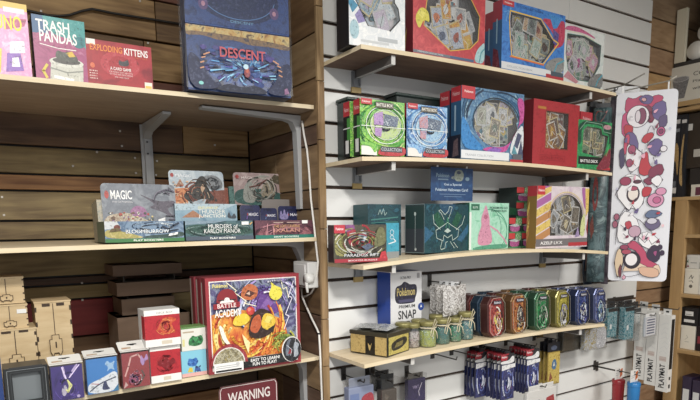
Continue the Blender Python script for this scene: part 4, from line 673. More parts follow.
lft2 = [('r', '#2a5a86', 0, .3, 1, .8), ('r', '#23283c', 0, 0, 1, .34), ('r', '#c02c38', 0, .8, 1, 1), ('t', '#e8c8c8', 'Pok\u00e9mon', .15, .88, .85, .94, False), ('r', '#9fc0d8', .35, .4, .5, .75), ('p', '#6f5a62', [(.2, .04), (.8, .06), (.7, .3), (.3, .26)])]
zz = zs(1, 461, 524, 120)
hh = P(461, 85, y=-.2).z-zz
pbox('collection_box', 'blue round-window collection box hidden behind the other, second shelf', 'card collection box', 449.5, 500, 85, 120, (-.145, -.15), zz, .048, '#23283c', h=hh*.975, left=lft2, group='round-window collection boxes')
cw = ell(.55, .54, .36, .335, 26)
pbox('collection_box', 'blue and magenta collection box with a large round window, second shelf', 'card collection box', 461, 523.5, 85, 120, (-.2, -.207), zz, .048, '#23283c', h=hh, left=lft2, group='round-window collection boxes',
     frontmat=M(('n', ('#46709c', '#5f8fb4', '#38608c', '#7fa8c0'), 14, .4, 2.5)), win=cw, fanpal=[('#a89a84', '#5f584c', '#d8ceba'), ('#7f6f9c', '#c8c0d0', '#4c4460'), ('#8a9098', '#dfe2e4', '#4a5058'), ('#6a7a6a', '#c8ccb8', '#8f8a7c')], winmat='#4b4642',
     cards=[(M(('n', ('#a89a84', '#8f8a7c', '#c8bcaa'), 80)), .3, .5, .7, .84), (M(('n', ('#b07fa8', '#7f6f9c', '#c8c0b8'), 100)), .32, .38, .5, .72), (M(('n', ('#a8b0c0', '#5f6f8f', '#c8ccd0'), 110)), .42, .4, .62, .68), (M(('n', ('#8a8470', '#bcb49c', '#5f6a62'), 120)), .24, .3, .46, .5), (M(('n', ('#c8c4b8', '#5f8a6a', '#9a94a0'), 110)), .6, .26, .78, .52), (M(('n', ('#9aa4a8', '#6f7478'), 110)), .4, .24, .6, .42)],
     front=[*[x for x in swoosh(['#234a6c', '#8fb4c8', '#2f5f8a', '#1c3450'], 60, .5, .5, .44, .62, 0, 6.28, .006, 5, 1, (.01, .14, .99, .99))], ('p', '#2f86d0', [(0, .14), (0, .62), (.1, .5), (.16, .34), (.4, .14)]), ('p', '#d04a9a', [(.3, .14), (.42, .2), (.66, .2), (.8, .3), (.92, .55), (1, .6), (1, .93), (.86, .94), (.95, .6), (.78, .28), (.7, .12)]), ('p', '#8f5fc0', [(.36, .12), (.5, .2), (.64, .18), (.6, .12)]), ('q', '#25282e', ell(.55, .54, .375, .35, 26, 10, 200), .003),
            ('p', '#d8dce0', [(.8, .3), (.88, .46), (1, .58), (1, .1), (.76, .1)]), ('p', '#4a5070', [(.84, .24), (.9, .44), (.97, .4), (.9, .2)]), ('p', '#4f8f9f', [(.8, .12), (.84, .26), (.9, .12)]), ('p', '#454d6c', [(.9, .1), (.96, .34), (1, .1)]),
            ('r', '#c8303a', 0, .83, .2, 1), ('t', '#f0dcd8', 'Pok\u00e9mon', .04, .91, .17, .945), ('r', '#dcdfe2', 0, .015, .76, .13), ('t', '#9298a0', 'TRAINER COLLECTION', .06, .05, .5, .08, False), ('r', '#c4323a', .78, .0, 1, .04), ('r', '#5c6068', .82, .04, .98, .12)])
zz = zs(1, 533, 579, 135)
pbox('collection_box', 'plain red collection box with a rectangular window, second shelf', 'card collection box', 533, 579, 98, 130, (-.2, -.2), zz, .07, '#7a2028',
     frontmat=M(('n', ('#a8262e', '#b42d34', '#9c2028'), 30, .45)), win=rect(.27, .27, .75, .84), fanpal=[('#b8702f', '#5a3a2c', '#e0b060'), ('#4a3c3c', '#7a6258', '#2c2424'), ('#d8a83a', '#8a4a2c', '#f0d488')], winmat='#3a2c2c',
     cards=[(M(('n', ('#b8702f', '#d8a04a', '#5f4a3c'), 70)), .3, .3, .46, .7), (M(('n', ('#3f444c', '#6a5f5a'), 70)), .44, .3, .56, .62), (M(('n', ('#d8a83a', '#e8c86a', '#b86a34'), 80)), .54, .3, .74, .6), (M(('n', ('#5a3a3c', '#7a5450'), 60)), .42, .62, .7, .84)],
     front=[('q', '#8a3a2c', rect(.26, .26, .76, .85), .002, True), ('r', '#b8762f', .09, .86, .26, .9), ('q', '#8f1d26', rect(.16, .08, .7, .16), .0015, True), ('t', '#8f1d26', 'COLLECTION', .2, .1, .66, .14)], left=[('q', '#8c3038', rect(.2, .1, .8, .9), .001, True)])
zz = zs(1, 578, 611, 150, -.205)
gw = [(.16, .8), (.14, .34), (.78, .24), (.86, .5), (.9, .72), (.72, .74), (.68, .86), (.26, .88)]
pbox('deck_display_box', 'green battle deck box with a stepped dark window, right end of the second shelf', 'card deck box', 577.5, 611, 119, 145, (-.2, -.21), zz, .045, '#1f3a30',
     frontmat=M(('n', ('#2f9f5a', '#1f7a48', '#3fb86a'), 18)), win=gw, fanpal=[('#8f9a8a', '#4a5a4a', '#c4c8b8'), ('#3f6a4a', '#8fae8a', '#22382a'), ('#9a8a6a', '#5a5444', '#c8c0a0')], winmat='#2f3a36',
     cards=[(M(('n', ('#8f9a8a', '#5f7a5a', '#b8b4a0'), 110)), .2, .36, .6, .62), (M(('n', ('#3f6a4a', '#6f9a6a', '#a88a5a'), 100)), .36, .6, .66, .86), (M(('n', ('#a8aca0', '#6a7068'), 120)), .55, .34, .82, .58)],
     front=[('p', '#1b4a36', [(0, .5), (0, 1), (1, 1), (1, .5), (.93, .5), (.93, .76), (.75, .78), (.7, .92), (.24, .94), (.1, .84), (.1, .5)]), ('q', '#8fb8a0', [(.05, .8), (.22, .97), (.7, .95), (.76, .8), (.98, .78)], .0018), ('r', '#181c1c', .04, .1, .74, .26), ('t', '#e8e8e4', 'BATTLE DECK', .1, .14, .62, .2), ('p', '#8a3040', [(.56, .02), (.98, .5), (1, .4), (1, .0), (.6, 0)]), ('q', '#5fd86a', [(.86, .3), (.96, .56)], .002), ('p', '#c8343c', [(.74, 0), (1, .06), (1, 0)]), ('e', '#c08a94', .86, .9, .12, .05)])
pbox('red_pack', 'small bright red pack poking up behind the green battle deck box', 'card pack', 580, 592, 111, 130, -.13, zs(1, 580, 592, 130, -.13), .02, '#c42f3a', front=[('t', '#e8b8b8', 'Pok\u00e9mon', .2, .86, .85, .92)])
# halloween sign hanging below the second shelf
a, c = P(431, 170, y=-.13), P(473, 170, y=-.13); W_ = c.x-a.x; zt = P(431, 166.5, y=-.13).z; zb = P(431, 200.5, y=-.13).z; H_ = zt-zb
r = empty('promotion_sign', ((a.x+c.x)/2, -.13, zb), 0, 'dark blue Get a Special Halloween Card sign hanging under the second shelf', 'sign')
fn = lambda u, v, o: ((u-.5)*W_, -o, v*H_); b = MB(); b.prism(rect(0, 0, 1, 1), -.0015, 0, fn, noise(['#234a7c', '#1f4070', '#2a5588'], 14))
b.art([('t', '#7f9cb0', 'Pok\u00e9mon', .12, .7, .42, .82), ('r', '#6a86a0', .16, .62, .4, .66), ('p', '#8f9c90', [(.56, .6), (.54, .8), (.58, .94), (.72, .95), (.78, .8), (.74, .6)]), ('e', '#40506a', .65, .86, .05, .05), ('e', '#7a8a8a', .52, .7, .05, .05), ('e', '#7a9ab0', .86, .68, .05, .06),
       ('t', '#b4c8dc', 'Get a Special', .3, .44, .72, .53), ('t', '#b4c8dc', 'Pok\u00e9mon Halloween Card!', .1, .29, .88, .38), ('r', '#6f8cae', .2, .19, .82, .205), ('r', '#6f8cae', .3, .12, .72, .135)], fn, W_, H_); b.build('panel', r)
b = MB(); zz = Sz(1, (a.x+c.x)/2)-.0122-zb; [b.box(s*W_*.35-.004, s*W_*.35+.004, 0.0002, .001, H_-.004, zz, '#c8ccd0') for s in (-1, 1)]; b.build('hanger', r)

# ------------------------------------------------------------------ third slat shelf
zz = zs(2, 333, 386, 240, -.19)
pbox('booster_bundle', 'red and dark booster bundle box at the left end of the third shelf', 'card bundle box', 333.5, 386.5, 225, 242, (-.15, -.185), zz, .05, '#3a2c30', h=P(333.5, 225, y=-.15).z-zz,
     frontmat=M(('n', ('#3a3a34', '#54503c', '#2c2e30'), 26)), front=[('p', ('n', ('#7a7440', '#a09a5a', '#4a4a30'), 60), [(.02, .2), (.02, .7), (.14, .8), (.26, .3), (.2, .15)]), ('p', '#a8303c', [(.24, .9), (.28, .45), (.42, .42), (.5, .6), (.36, .98)]), ('p', '#8a4a86', [(.22, 1), (.24, .8), (.4, .9), (.38, 1)]), ('e', '#b8ccdc', .54, .7, .08, .16), ('q', '#b02f3c', ell(.54, .68, .15, .3, 18, -120, 90), .006), ('q', '#cfd4cc', [(.5, .2), (.72, .34), (.9, .74)], .0035), *swoosh(['#a8303c', '#26282a', '#8a8a4a', '#c8ccc0', '#5a4a34', '#3c3a30', '#e0d8c8'], 90, .5, .5, .05, .5, 0, 6.28, .003, 5, .9, (.02, .12, .98, .97)), ('p', '#6f7048', [(.72, .4), (.82, .95), (.95, .9), (.98, .5), (.84, .4)]), ('p', '#55607a', [(.5, .42), (.64, .5), (.74, .42), (.6, .3)]), ('q', '#9a9c90', [(.35, .3), (.55, .24), (.8, .4)], .002),
     ('r', '#c42f3e', 0, .78, .2, 1), ('t', '#f0d8d8', 'Pok\u00e9mon', .03, .86, .17, .93), ('t', '#c8ccd0', 'PARADOX RIFT', .18, .15, .84, .23), ('r', '#a82a38', 0, 0, 1, .1), ('p', '#c8323c', [(.84, .08), (.88, .26), (.96, .28), (1, .08)]), ('t', '#f0e4e4', 'BOOSTER BUNDLE', .25, .03, .8, .07, False)], faces=dict(top=mat('#8a868a')))
tl = ('n', ('#2f94b4', '#3fa8c4', '#24809c'), 20)
pbox('trainer_box', 'turquoise card box with a white mark, just right of and behind the red bundle', 'card box', 386, 399, 223, 240, (-.14, -.135), zs(2, 386, 399, 240), .05, '#16506a', frontmat=M(tl), front=[('r', '#8a8f90', 0, 0, 1, .2), ('q', '#e6ecee', [(.2, .42), (.75, .48), (.6, .55)], .003), ('q', '#d8e4e8', ell(.45, .74, .14, .07, 14), .002, True), ('q', '#d8e4e8', ell(.45, .6, .14, .05, 14), .002, True)])
etd = ('n', ('#173f48', '#1f4f58', '#123440', '#2c6478'), 14)
pbox('trainer_box', 'dark green trainer box behind the red bundle, showing pale scribble lines', 'card box', 368, 401, 204, 225, (-.09, -.09), zs(2, 368, 401, 225, -.05), .085, '#1d4a50', frontmat=M(etd), front=[('q', '#9fb8b0', [(.3, .8), (.36, .9), (.4, .8), (.46, .92), (.5, .78), (.56, .84)], .002), ('q', '#3f7f78', [(.1, .7), (.9, .75)], .004), ('q', '#2f6f68', [(.1, .64), (.9, .66)], .004)])
pbox('trainer_box', 'black-teal trainer box with white line art of a horned head, third shelf', 'card box', 424.5, 468.5, 203, 230, (-.165, -.13), zs(2, 424, 468, 230), .085, '#35414a', h=P(424.5, 203.5, y=-.165).z-zs(2, 424, 468, 230),
     frontmat=M(etd), front=[('p', '#2c6488', [(0, .55), (.2, .4), (0, .2)]), ('p', '#2c6488', [(1, .6), (.72, .25), (.84, .2), (1, .42)]), ('p', '#24506e', [(.3, 1), (.4, .8), (.6, .8), (.7, 1)]), ('p', '#1f5a44', [(.18, .75), (.28, .85), (.44, .6), (.3, .5)]), ('p', '#1f5a44', [(.84, .75), (.72, .85), (.6, .6), (.7, .5)]),
     ('q', '#c8dcd0', [(.18, .78), (.2, .6), (.34, .48)], .0018), ('q', '#c8dcd0', [(.9, .76), (.84, .58), (.7, .46)], .0018), ('q', '#c8dcd0', [(.42, .68), (.36, .8), (.3, .86), (.34, .88), (.44, .78), (.52, .86), (.54, .95), (.6, .94), (.56, .8), (.52, .7)], .0018), ('q', '#c8dcd0', [(.24, .46), (.26, .3), (.4, .24), (.42, .36), (.5, .3), (.6, .36), (.62, .24), (.74, .32), (.76, .46), (.62, .54), (.5, .62), (.38, .54)], .0018, True), ('q', '#c8dcd0', [(.38, .24), (.34, .1), (.36, .06), (.44, .08), (.46, .2), (.5, .22)], .0018), ('q', '#c8dcd0', [(.56, .22), (.66, .08)], .0018), ('q', '#c8dcd0', [(.64, .2), (.74, .08)], .0018), ('q', '#3f8f6a', [(.46, .5), (.5, .72), (.54, .5)], .003), ('p', '#b8ccc4', [(.42, .44), (.5, .4), (.58, .44), (.5, .5)])],
     left=[('r', '#3c4249', 0, 0, 1, .5), ('r', '#28403f', .03, .5, .97, .97), ('q', '#b4c4c4', [(.52, .08), (.53, .8)], .0014), ('e', '#c4d4d0', .52, .8, .05, .04), ('q', '#8fa8a8', rect(.01, .01, .99, .99), .0012, True), ('e', '#c8d0d0', .55, .08, .05, .03)], faces=dict(top=mat('#5c6a6e')))
pbox('trainer_box', 'mint green trainer box with a pink figure shape, third shelf', 'card box', 469.3, 508.5, 202.5, 225, (-.135, -.125), zs(2, 468, 508, 225), .08, '#2f6a54', frontmat=M(('n', ('#8fd0b0', '#a8dcc4', '#7cc4a0'), 12)),
     front=[('r', '#dfe6e0', 0, 0, .05, .8), ('q', '#3f9a74', ell(.5, .4, .46, .46, 20, -40, 100), .003), ('q', '#4fa884', ell(.66, .34, .3, .4, 20, -40, 100), .0025), ('q', '#2f7f64', ell(.5, .45, .3, .42, 20, -20, 80), .002), ('p', '#d88fac', [(.2, .08), (.22, .34), (.3, .5), (.28, .66), (.34, .82), (.4, .98), (.46, .8), (.5, .66), (.5, .5), (.56, .34), (.58, .1)]), ('q', '#d88fac', [(.52, .5), (.7, .4), (.9, .2), (.96, .1)], .006), ('e', '#b8607f', .4, .7, .05, .05), ('r', '#2f6f54', .04, .84, .24, .97), ('t', '#c8e0d4', 'ELITE', .08, .88, .2, .92), ('t', '#2f5f50', 'POKEMON GO', .5, .87, .96, .92), ('t', '#2f5f50', 'TRAINER BOX', .52, .81, .94, .85), ('p', '#4fa080', [(.08, 0), (.95, 0), (1, .1), (.5, .1), (.1, .05)])], faces=dict(top=mat('#8fb8a4')))
bbf = lambda: [('r', '#c8383c', .0, .62, .5, 1), ('p', M(('n', ('#2f4a38', '#5f9a54', '#c8ccc0'), 120)), [(.5, .5), (.55, 1), (1, 1), (1, .5)]), ('p', M(('n', ('#b8508f', '#8f3f78', '#d87fb0'), 110)), [(.1, .1), (.1, .55), (.45, .62), (.9, .5), (.8, .08)]), ('r', '#3f7f52', 0, 0, 1, .1), ('p', M(('n', ('#5f6f8f', '#c8d0cc', '#2f3438'), 120)), [(.0, .5), (.5, .62), (.9, .5), (.6, .4)])]
def minis(u0, v0, u1, v1):
    return [(it[0], it[1]) + tuple((u0+(x*(u1-u0)) if i % 2 == 0 else v0+x*(v1-v0)) for i, x in enumerate(it[2:])) if it[0] == 'r' else (it[0], it[1], [(u0+a*(u1-u0), v0+b_*(v1-v0)) for a, b_ in it[2]]) for it in bbf()]
zz = zs(2, 508, 535, 232, -.13); hl = P(508, 218, y=-.12).z-zz
for L, R_, lb in ((508.8, 521.3, 'small pink and green booster box, lower left of the group of three'), (522, 535, 'small pink and green booster box, lower right of the group of three')):
    pbox('mini_booster_box', lb, 'booster box', L, R_, 0, 232, -.12, zz, .06, '#22352c', h=hl, front=minis(0, 0, 1, .5)+minis(0, .5, 1, 1), group='small booster boxes on the third shelf', left=[('r', '#2f4f3c', 0, 0, 1, 1)])
zu_ = zz+hl+.0008
pbox('mini_booster_box', 'small booster box with a wide dark green side, stacked on the lower two', 'booster box', 516.5, 531, 0, 202, (-.105, -.1), zu_, .085, '#1d3a2e', h=P(516.5, 187.5, y=-.085).z-zu_, front=minis(0, 0, 1, .5)+minis(0, .5, 1, 1), group='small booster boxes on the third shelf', left=[('r', '#1f2f2c', 0, 0, 1, 1), ('p', '#1f5f3c', [(0, .1), (1, .1), (1, .3), (0, .45)])])
zz = zs(2, 537, 588, 215, -.19)
gwn = ell(.56, .5, .33, .37, 22, 0, 180)+[(.26, .2), (.86, .2)]
GOLD = '#c8a03c'; VIO = '#a85fa0'
strp = []
for i in range(7):
    v = .08+i*.14; strp.append(('o', M(('n', ('#c8a03c', '#e0c468', '#a88430'), 30)) if i % 2 else mat(VIO if i > 2 else '#b87f4a'), [(0, v), (.26, min(1, v+.14)), (.26, min(1, v+.26)), (0, min(1, v+.12))]))
pbox('collection_box', 'gold and violet striped collection box with an arched window, third shelf', 'card collection box', 536.5, 588, 185.5, 215, (-.19, -.2), zz, .045, '#8a6a2c',
     frontmat=M(('n', ('#cdbcc8', '#d8ccd0', '#c0a8bc'), 10)), win=gwn, fanpal=[('#4a4640', '#8a8070', '#2c2828'), ('#b89a5f', '#5f584c', '#d8c89a'), ('#8a8f96', '#c8ccd0', '#4c5058')], winmat='#3c3834',
     cards=[(M(('n', ('#4a4640', '#7a705f', '#2f2c2c'), 90)), .3, .6, .85, .84), (M(('n', ('#b89a5f', '#8a7a5a', '#5f584c'), 100)), .45, .5, .66, .76), (M(('n', ('#b0b4b8', '#8a8f96', '#6f6a5f'), 100)), .34, .24, .78, .5), (M(('n', ('#7a6a4f', '#a89a7a', '#4f5f6a'), 110)), .4, .3, .62, .5)],
     front=strp+[('p', mat(VIO), [(.84, .98), (.92, .6), (1, .7), (1, .9), (.9, 1)]), ('p', M(('n', ('#c8a03c', '#e0c468', '#a88430'), 30)), [(.92, .98), (.95, .5), (1, .6), (1, .98)]), ('q', '#d8c070', ell(.56, .5, .36, .41, 24, 10, 170), .003), ('q', '#6f4f38', ell(.56, .5, .34, .385, 24, 0, 180), .0015),
            ('p', '#c8cf8a', [(.84, .2), (.86, .46), (.93, .6), (.95, .3), (.92, .16)]), ('p', '#9a86b0', [(.74, .16), (.8, .34), (.84, .18)]), ('p', '#a83a3c', [(.97, .3), (1, .5), (1, .2)]), ('r', '#6f6a6c', 0, .03, 1, .15), ('t', '#e8e6e4', 'AZELF LV.X', .08, .06, .5, .11), ('r', '#b83038', .62, .02, 1, .08), ('r', '#c8323a', 0, .86, .14, 1), ('t', '#f0d8d8', 'Pok\u00e9mon', .02, .91, .13, .95)], left=strp[:4]+[('r', '#b8303a', 0, .84, 1, 1)])

# ------------------------------------------------------------------ lowest slat shelf: chest, jars, tins
zz = Sz(3, .15)+.001
A_ = P(387.5, 357.5, z=zz); B_ = P(409.5, 350.5, z=zz); D_ = P(354, 349, z=zz)
wv_ = (B_-A_).length; rz_ = math.atan2(B_.y-A_.y, B_.x-A_.x); dv_ = .15; ht_ = P(387.5, 336, y=A_.y).z - zz
r = empty('card_tin', tuple((A_+B_)/2), rz_, 'black and gold hinged tin with packs on its lid, left end of the lowest shelf', 'tin')
GD = ('n', ('#b89a5a', '#cdb06a', '#9c7f44'), 30); f = FN(wv_, dv_, ht_); b = MB()
b.bevbox(-wv_/2, wv_/2, 0, dv_, 0, ht_-.008, mat('#2a2621', .35, .3), .003)
b.art([('r', M(GD), .02, .04, .42, .92), ('r', M(GD), .68, .04, .98, .92), ('p', '#c8a860', [(.48, .6), (.52, .2), (.55, .2), (.6, .62), (.55, .4)])], f['L'], dv_, ht_-.008)
b.art([('r', M(('n', ('#a8964a', '#c4b45a', '#8a7c3a'), 40)), .05, .06, .95, .92), ('p', '#2c2a24', [(.2, .2), (.15, .55), (.4, .74), (.85, .78), (.9, .5), (.6, .24)]), ('p', '#7a6f3c', [(.3, .34), (.4, .56), (.7, .62), (.66, .4)])], f['F'], wv_, ht_-.008); b.build('body', r)
b = MB(); b.bevbox(-wv_/2-.002, wv_/2+.002, -.002, dv_+.002, ht_-.008, ht_+.006, mat('#4a4638', .3, .4), .003); b.build('lid', r)
SILV = noise(['#5f6266', '#c9ccd0', '#8d8f86', '#3f4246'], 60, .2, 2)
rr_ = Matrix.Rotation(rz_, 3, 'Z'); R = random.Random(2)
def pillow(w, h, t, m, crimp='#b9bcc0'):
    "foil pack lying flat: puffed middle, crimped ends"
    b = MB(); n, k = 8, 6; vs = []; 
    for s in (1, -1):
        for i in range(n+1):
            for j in range(k+1):
                u, v = i/n, j/k; e = max(0, math.sin(math.pi*min(1, max(0, (u-.06)/.88))))**.5*math.sin(math.pi*v)**.5
                vs.append(((u-.5)*w, (v-.5)*h, t/2+s*(t/2*e+.0003)))
    fs = []
    for q, s in enumerate((1, -1)):
        o = q*(n+1)*(k+1)
        for i in range(n):
            for j in range(k):
                f_ = (o+i*(k+1)+j, o+(i+1)*(k+1)+j, o+(i+1)*(k+1)+j+1, o+i*(k+1)+j+1); fs.append(f_ if s > 0 else f_[::-1])
    b.add(vs, fs, m, True); return b
for i, (u, v) in enumerate(((-.01, .045), (.012, .085), (-.006, .125))):
    o = pillow(.095, .055, .012, SILV).build('foil_pack'); p_ = Vector(((A_+B_)/2)) + rr_ @ Vector((u, v, 0)); o.location = (p_.x, p_.y, zz+ht_+.0068); o.rotation_euler = (0, 0, rz_+(.2, -.3, .5)[i])
    tag(o, ('silver foil pack on the tin lid, nearest the front', 'silver foil pack in the middle of the tin lid', 'silver foil pack at the back of the tin lid')[i], 'foil pack', 'foil packs on the tin lid')
TW = mat('#cfc4a4', .8)
def jar(label, px, py, rad, hh, col, y=None, twine=False, z=None):
    rad *= 1.16; hh *= 1.04
    zz = Sz(3, .3)+.0006; p = P(px, py, z=zz) if y is None else P(px, py, y=y)
    x_, y_ = p.x, p.y; zz = Sz(3, x_)+.0006
    r = empty('glass_jar', (x_, y_, zz), 0, label, 'jar', 'glass jars of glitter on the lowest shelf')
    b = MB(); b.lathe([(0, 0), (rad*.9, 0), (rad, rad*.12), (rad, hh*.68), (rad*.86, hh*.78), (rad*.86, hh*.86)], clear('#eaf4ee', .14, .05, .03)); b.build('glass', r)
    b = MB(); b.lathe([(0, .002), (rad*.86, .002), (rad*.93, rad*.14), (rad*.93, hh*.6), (rad*.8, hh*.66), (0, hh*.67)], M(('n', tuple(col)+('#e8ece4',) if len(col) < 4 else col, 75, .25, .5))); b.build('contents', r)
    b = MB(); b.lathe([(rad*.9, hh*.82), (rad*.95, hh*.83), (rad*.95, hh*.97), (rad*.88, hh), (0, hh)], mat('#8f8850', .4, .35)); b.build('lid', r)
    if twine:
        b = MB(); b.tube([(rad*.97*math.cos(t), rad*.97*math.sin(t), hh*.76) for t in [i*.314*2 for i in range(11)]], .0022, TW)
        b.tube([(-.002, -rad, hh*.76), (-.012, -rad-.003, hh*.7), (-.016, -rad-.004, hh*.5), (-.008, -rad-.004, hh*.44), (-.002, -rad-.002, hh*.6), (.002, -rad, hh*.76)], .0015, TW); b.tube([(0, -rad, hh*.76), (.01, -rad-.004, hh*.6), (.014, -rad-.004, hh*.35)], .0015, TW)
        b.tube([(0, -rad, hh*.78), (.012, -rad-.004, hh*1.0), (.006, -rad-.002, hh*1.12), (-.004, -rad, hh*.8)], .0014, TW); b.build('twine', r)
    return r
GRN = ('#0f5a5c', '#2a8a86', '#0c4448', '#5fb0a4')
jar('glass jar of pink and white bits, leftmost in the front row of jars', 412.5, 346.5, .0225, .078, ('#c48a9c', '#e4d4d4', '#9a6f84', '#7a8a5a'))
jar('glass jar of yellow-green glitter in the front row', 427.5, 346, .026, .083, ('#a8a838', '#d0d060', '#7f8a30'), twine=True)
jar('glass jar of deep teal glitter beside the yellow-green one', 441.5, 343.5, .025, .083, GRN, twine=True)
jar('glass jar of emerald glitter in the front row', 454.5, 341.5, .021, .08, ('#1c7a5c', '#3fa884', '#125a44'), twine=True)
jar('glass jar of blue-teal glitter, rightmost of the front row', 465.5, 339.5, .024, .094, ('#146a7c', '#3a9aa8', '#0f5064'), twine=True)
jar('half hidden glass jar behind the pink one', 403, 338, .024, .082, ('#8a8a6a', '#b0ac84', '#6a6f4a'), y=-.118)
jar('half hidden glass jar behind the yellow-green one', 419, 336, .024, .084, ('#6a7a4a', '#98a468', '#4a5a34'), y=-.118)
jar('half hidden glass jar behind the deep teal one', 436.5, 334.5, .025, .09, GRN, y=-.112)
jar('half hidden glass jar behind the emerald one', 453, 333, .022, .088, ('#2a6a54', '#4f9a7c', '#1c5040'), y=-.11)
# box of snap cards standing behind the jars
zz = Sz(3, .28)+.0005; y = -.028; a, c = P(391.5, 300, y=y), P(421.5, 300, y=y); W_ = c.x-a.x; H_ = P(391, 272.5, y=y).z-zz
pbx = carton('accessory_box', 'white Premium Snap box with a blue side standing behind the jars', 'accessory box', W_*.985, .0, H_, ((a.x+c.x)/2, y, zz), 0, '#2450b4') if False else None
r = empty('accessory_box', ((a.x+c.x)/2, -.085, zz), 0, 'white Premium Snap box with a blue side standing behind the jars', 'accessory box')
a2, c2 = P(390.5, 300, y=-.085), P(421.5, 300, y=-.085); W2_ = c2.x-a2.x; H2_ = P(391, 272.5, y=-.085).z-zz; r.location.x = (a2.x+c2.x)/2
f = FN(W2_, .075, H2_); b = MB(); b.box(-W2_/2, W2_/2, 0, .075, 0, H2_, mat('#1f48b0', .35))
b.art([('r', '#d8d8da', .0, 0, 1, 1), ('p', '#26243a', [(.13, .64), (.15, .8), (.34, .82), (.42, .87), (.56, .84), (.6, .82), (.83, .82), (.85, .7), (.78, .62), (.78, .56), (.2, .56)]), ('t', '#c8b46a', 'Pok\u00e9mon', .2, .67, .78, .78), ('r', '#4a486a', .26, .58, .74, .62), ('t', '#3a3a40', 'ULTRA PRO', .3, .9, .64, .935), ('t', '#2a2a30', 'PREMIUM', .26, .5, .78, .545), ('t', '#26262c', 'SNAP', .24, .35, .82, .47), ('t', '#26262c', 'BINDER', .2, .21, .86, .32), ('r', '#9a9a9e', .84, .9, .93, .97), ('e', '#24449a', .98, .5, .1, .055), ('p', '#e8eaf2', [(.95, .49), (.98, .53), (1.01, .49)])], f['F'], W2_, H2_)
b.build('body', r)
# tins
def tin_mesh(cols, w=.076, h=.108, d=.034):
    out = [(.0, .13), (.22, 0), (.78, 0), (1, .13), (1, .84), (.78, 1), (.22, 1), (0, .84)]
    fn = lambda u, v, o: (-w/2+u*w, -o, v*h); b = MB(); base, pal, pal2, dark = cols
    ins = [(.5+(u-.5)*.93, .5+(v-.5)*.95) for u, v in out]
    b.prism(out, -d, -.003, fn, mat(base, .25, .5)); 
    n = 8; vs = [fn(u, v, -.003) for u, v in out]+[fn(u, v, 0) for u, v in ins]; b.add(vs, [(i, (i+1) % n, n+(i+1) % n, n+i) for i in range(n)]+[tuple(range(n, 2*n))], mat(base, .25, .5))
    full = [(.5+(u-.5)*.88, .5+(v-.5)*.91) for u, v in out]; L1, L2, L3 = pal2
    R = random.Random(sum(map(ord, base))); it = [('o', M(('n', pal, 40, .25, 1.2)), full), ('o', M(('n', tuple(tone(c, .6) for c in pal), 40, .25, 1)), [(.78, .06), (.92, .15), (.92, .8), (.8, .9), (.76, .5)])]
    it += swoosh([dark, pal[0], pal[1], tone(pal[1], 1, .3)], 26, .3, .5, .1, .5, 1.2, 5, .0035, R.randint(1, 99), 1.4, (.09, .06, .9, .92))
    it += swoosh([L1, L2, L3, '#e8e4da', '#26242c', dark], 46, .54, .36, .03, .26, 0, 6.28, .004, R.randint(1, 99), 1.3, (.16, .05, .86, .74))
    it += blobs([L1, L2, L3], 7, .3, .1, .74, .62, .05, .1, R.randint(1, 99)) + swoosh(['#26242c', L1, '#e8e4da', L2], 22, .54, .36, .02, .22, 0, 6.28, .0025, R.randint(1, 99), 1.3, (.16, .05, .86, .74))
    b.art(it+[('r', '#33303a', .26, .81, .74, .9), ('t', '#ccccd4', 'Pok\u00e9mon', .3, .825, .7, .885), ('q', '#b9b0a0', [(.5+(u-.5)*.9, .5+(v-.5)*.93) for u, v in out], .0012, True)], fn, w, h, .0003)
    return b
TC = {'red': ('#5c3634', ('#8a2f34', '#a84a44', '#5f2428'), ('#d8c860', '#c8604a', '#d89a9a'), '#5a1f28'), 'orange': ('#7a5838', ('#b86a34', '#8a4a3a', '#d09a4a'), ('#c8c0b0', '#3f4450', '#d8a84a'), '#6f3a24'),
      'green': ('#3a5f48', ('#2f8a4f', '#1f6a3c', '#7a7f78'), ('#5fb87a', '#a0a098', '#1f5a3a'), '#1c4a30'), 'yellow': ('#7c763f', ('#a89a3a', '#8a8434', '#c8b84a'), ('#6f70a8', '#c8c8d0', '#a8a048'), '#4a4a20'),
      'blue': ('#3a4468', ('#34488a', '#24346a', '#5f74a8'), ('#5a5fa8', '#c0ccdc', '#3a3f80'), '#1c244c'), 'lightblue': ('#4c5478', ('#4a5a94', '#34407a', '#6f80b0'), ('#7fb0c8', '#c4d8e0', '#5f7ab0'), '#2a305c'), 'navy': ('#2c4054', ('#28507a', '#1c3a5c', '#4a8aa4'), ('#5fa0b4', '#2f4f7a', '#b0c8d0'), '#182a44')}
tw, th = .09, .146
TM = {}
def tin(color, px, py, back, label, rz=0):
    zz = Sz(3, 0)+.0; 
    p = P(px, py, y=-.195+back); x_ = p.x; zz = Sz(3, x_)+.0008
    if color not in TM: o = TM[color] = tin_mesh(TC[color], tw, th).build('card_tin')
    else: o = TM[color].copy(); C.objects.link(o)
    o.location = (x_, -.2+back, zz); o.rotation_euler = (-.05, 0, rz)
    return tag(o, label, 'card tin', 'octagonal card tins on the lowest shelf')
spots = [('red', 496, 'dark red octagonal card tin'), ('orange', 518.5, 'orange octagonal card tin'), ('green', 541.5, 'green octagonal card tin'), ('yellow', 562, 'olive yellow octagonal card tin'), ('blue', 581.5, 'deep blue octagonal card tin'), ('lightblue', 599, 'light blue and violet octagonal card tin')]
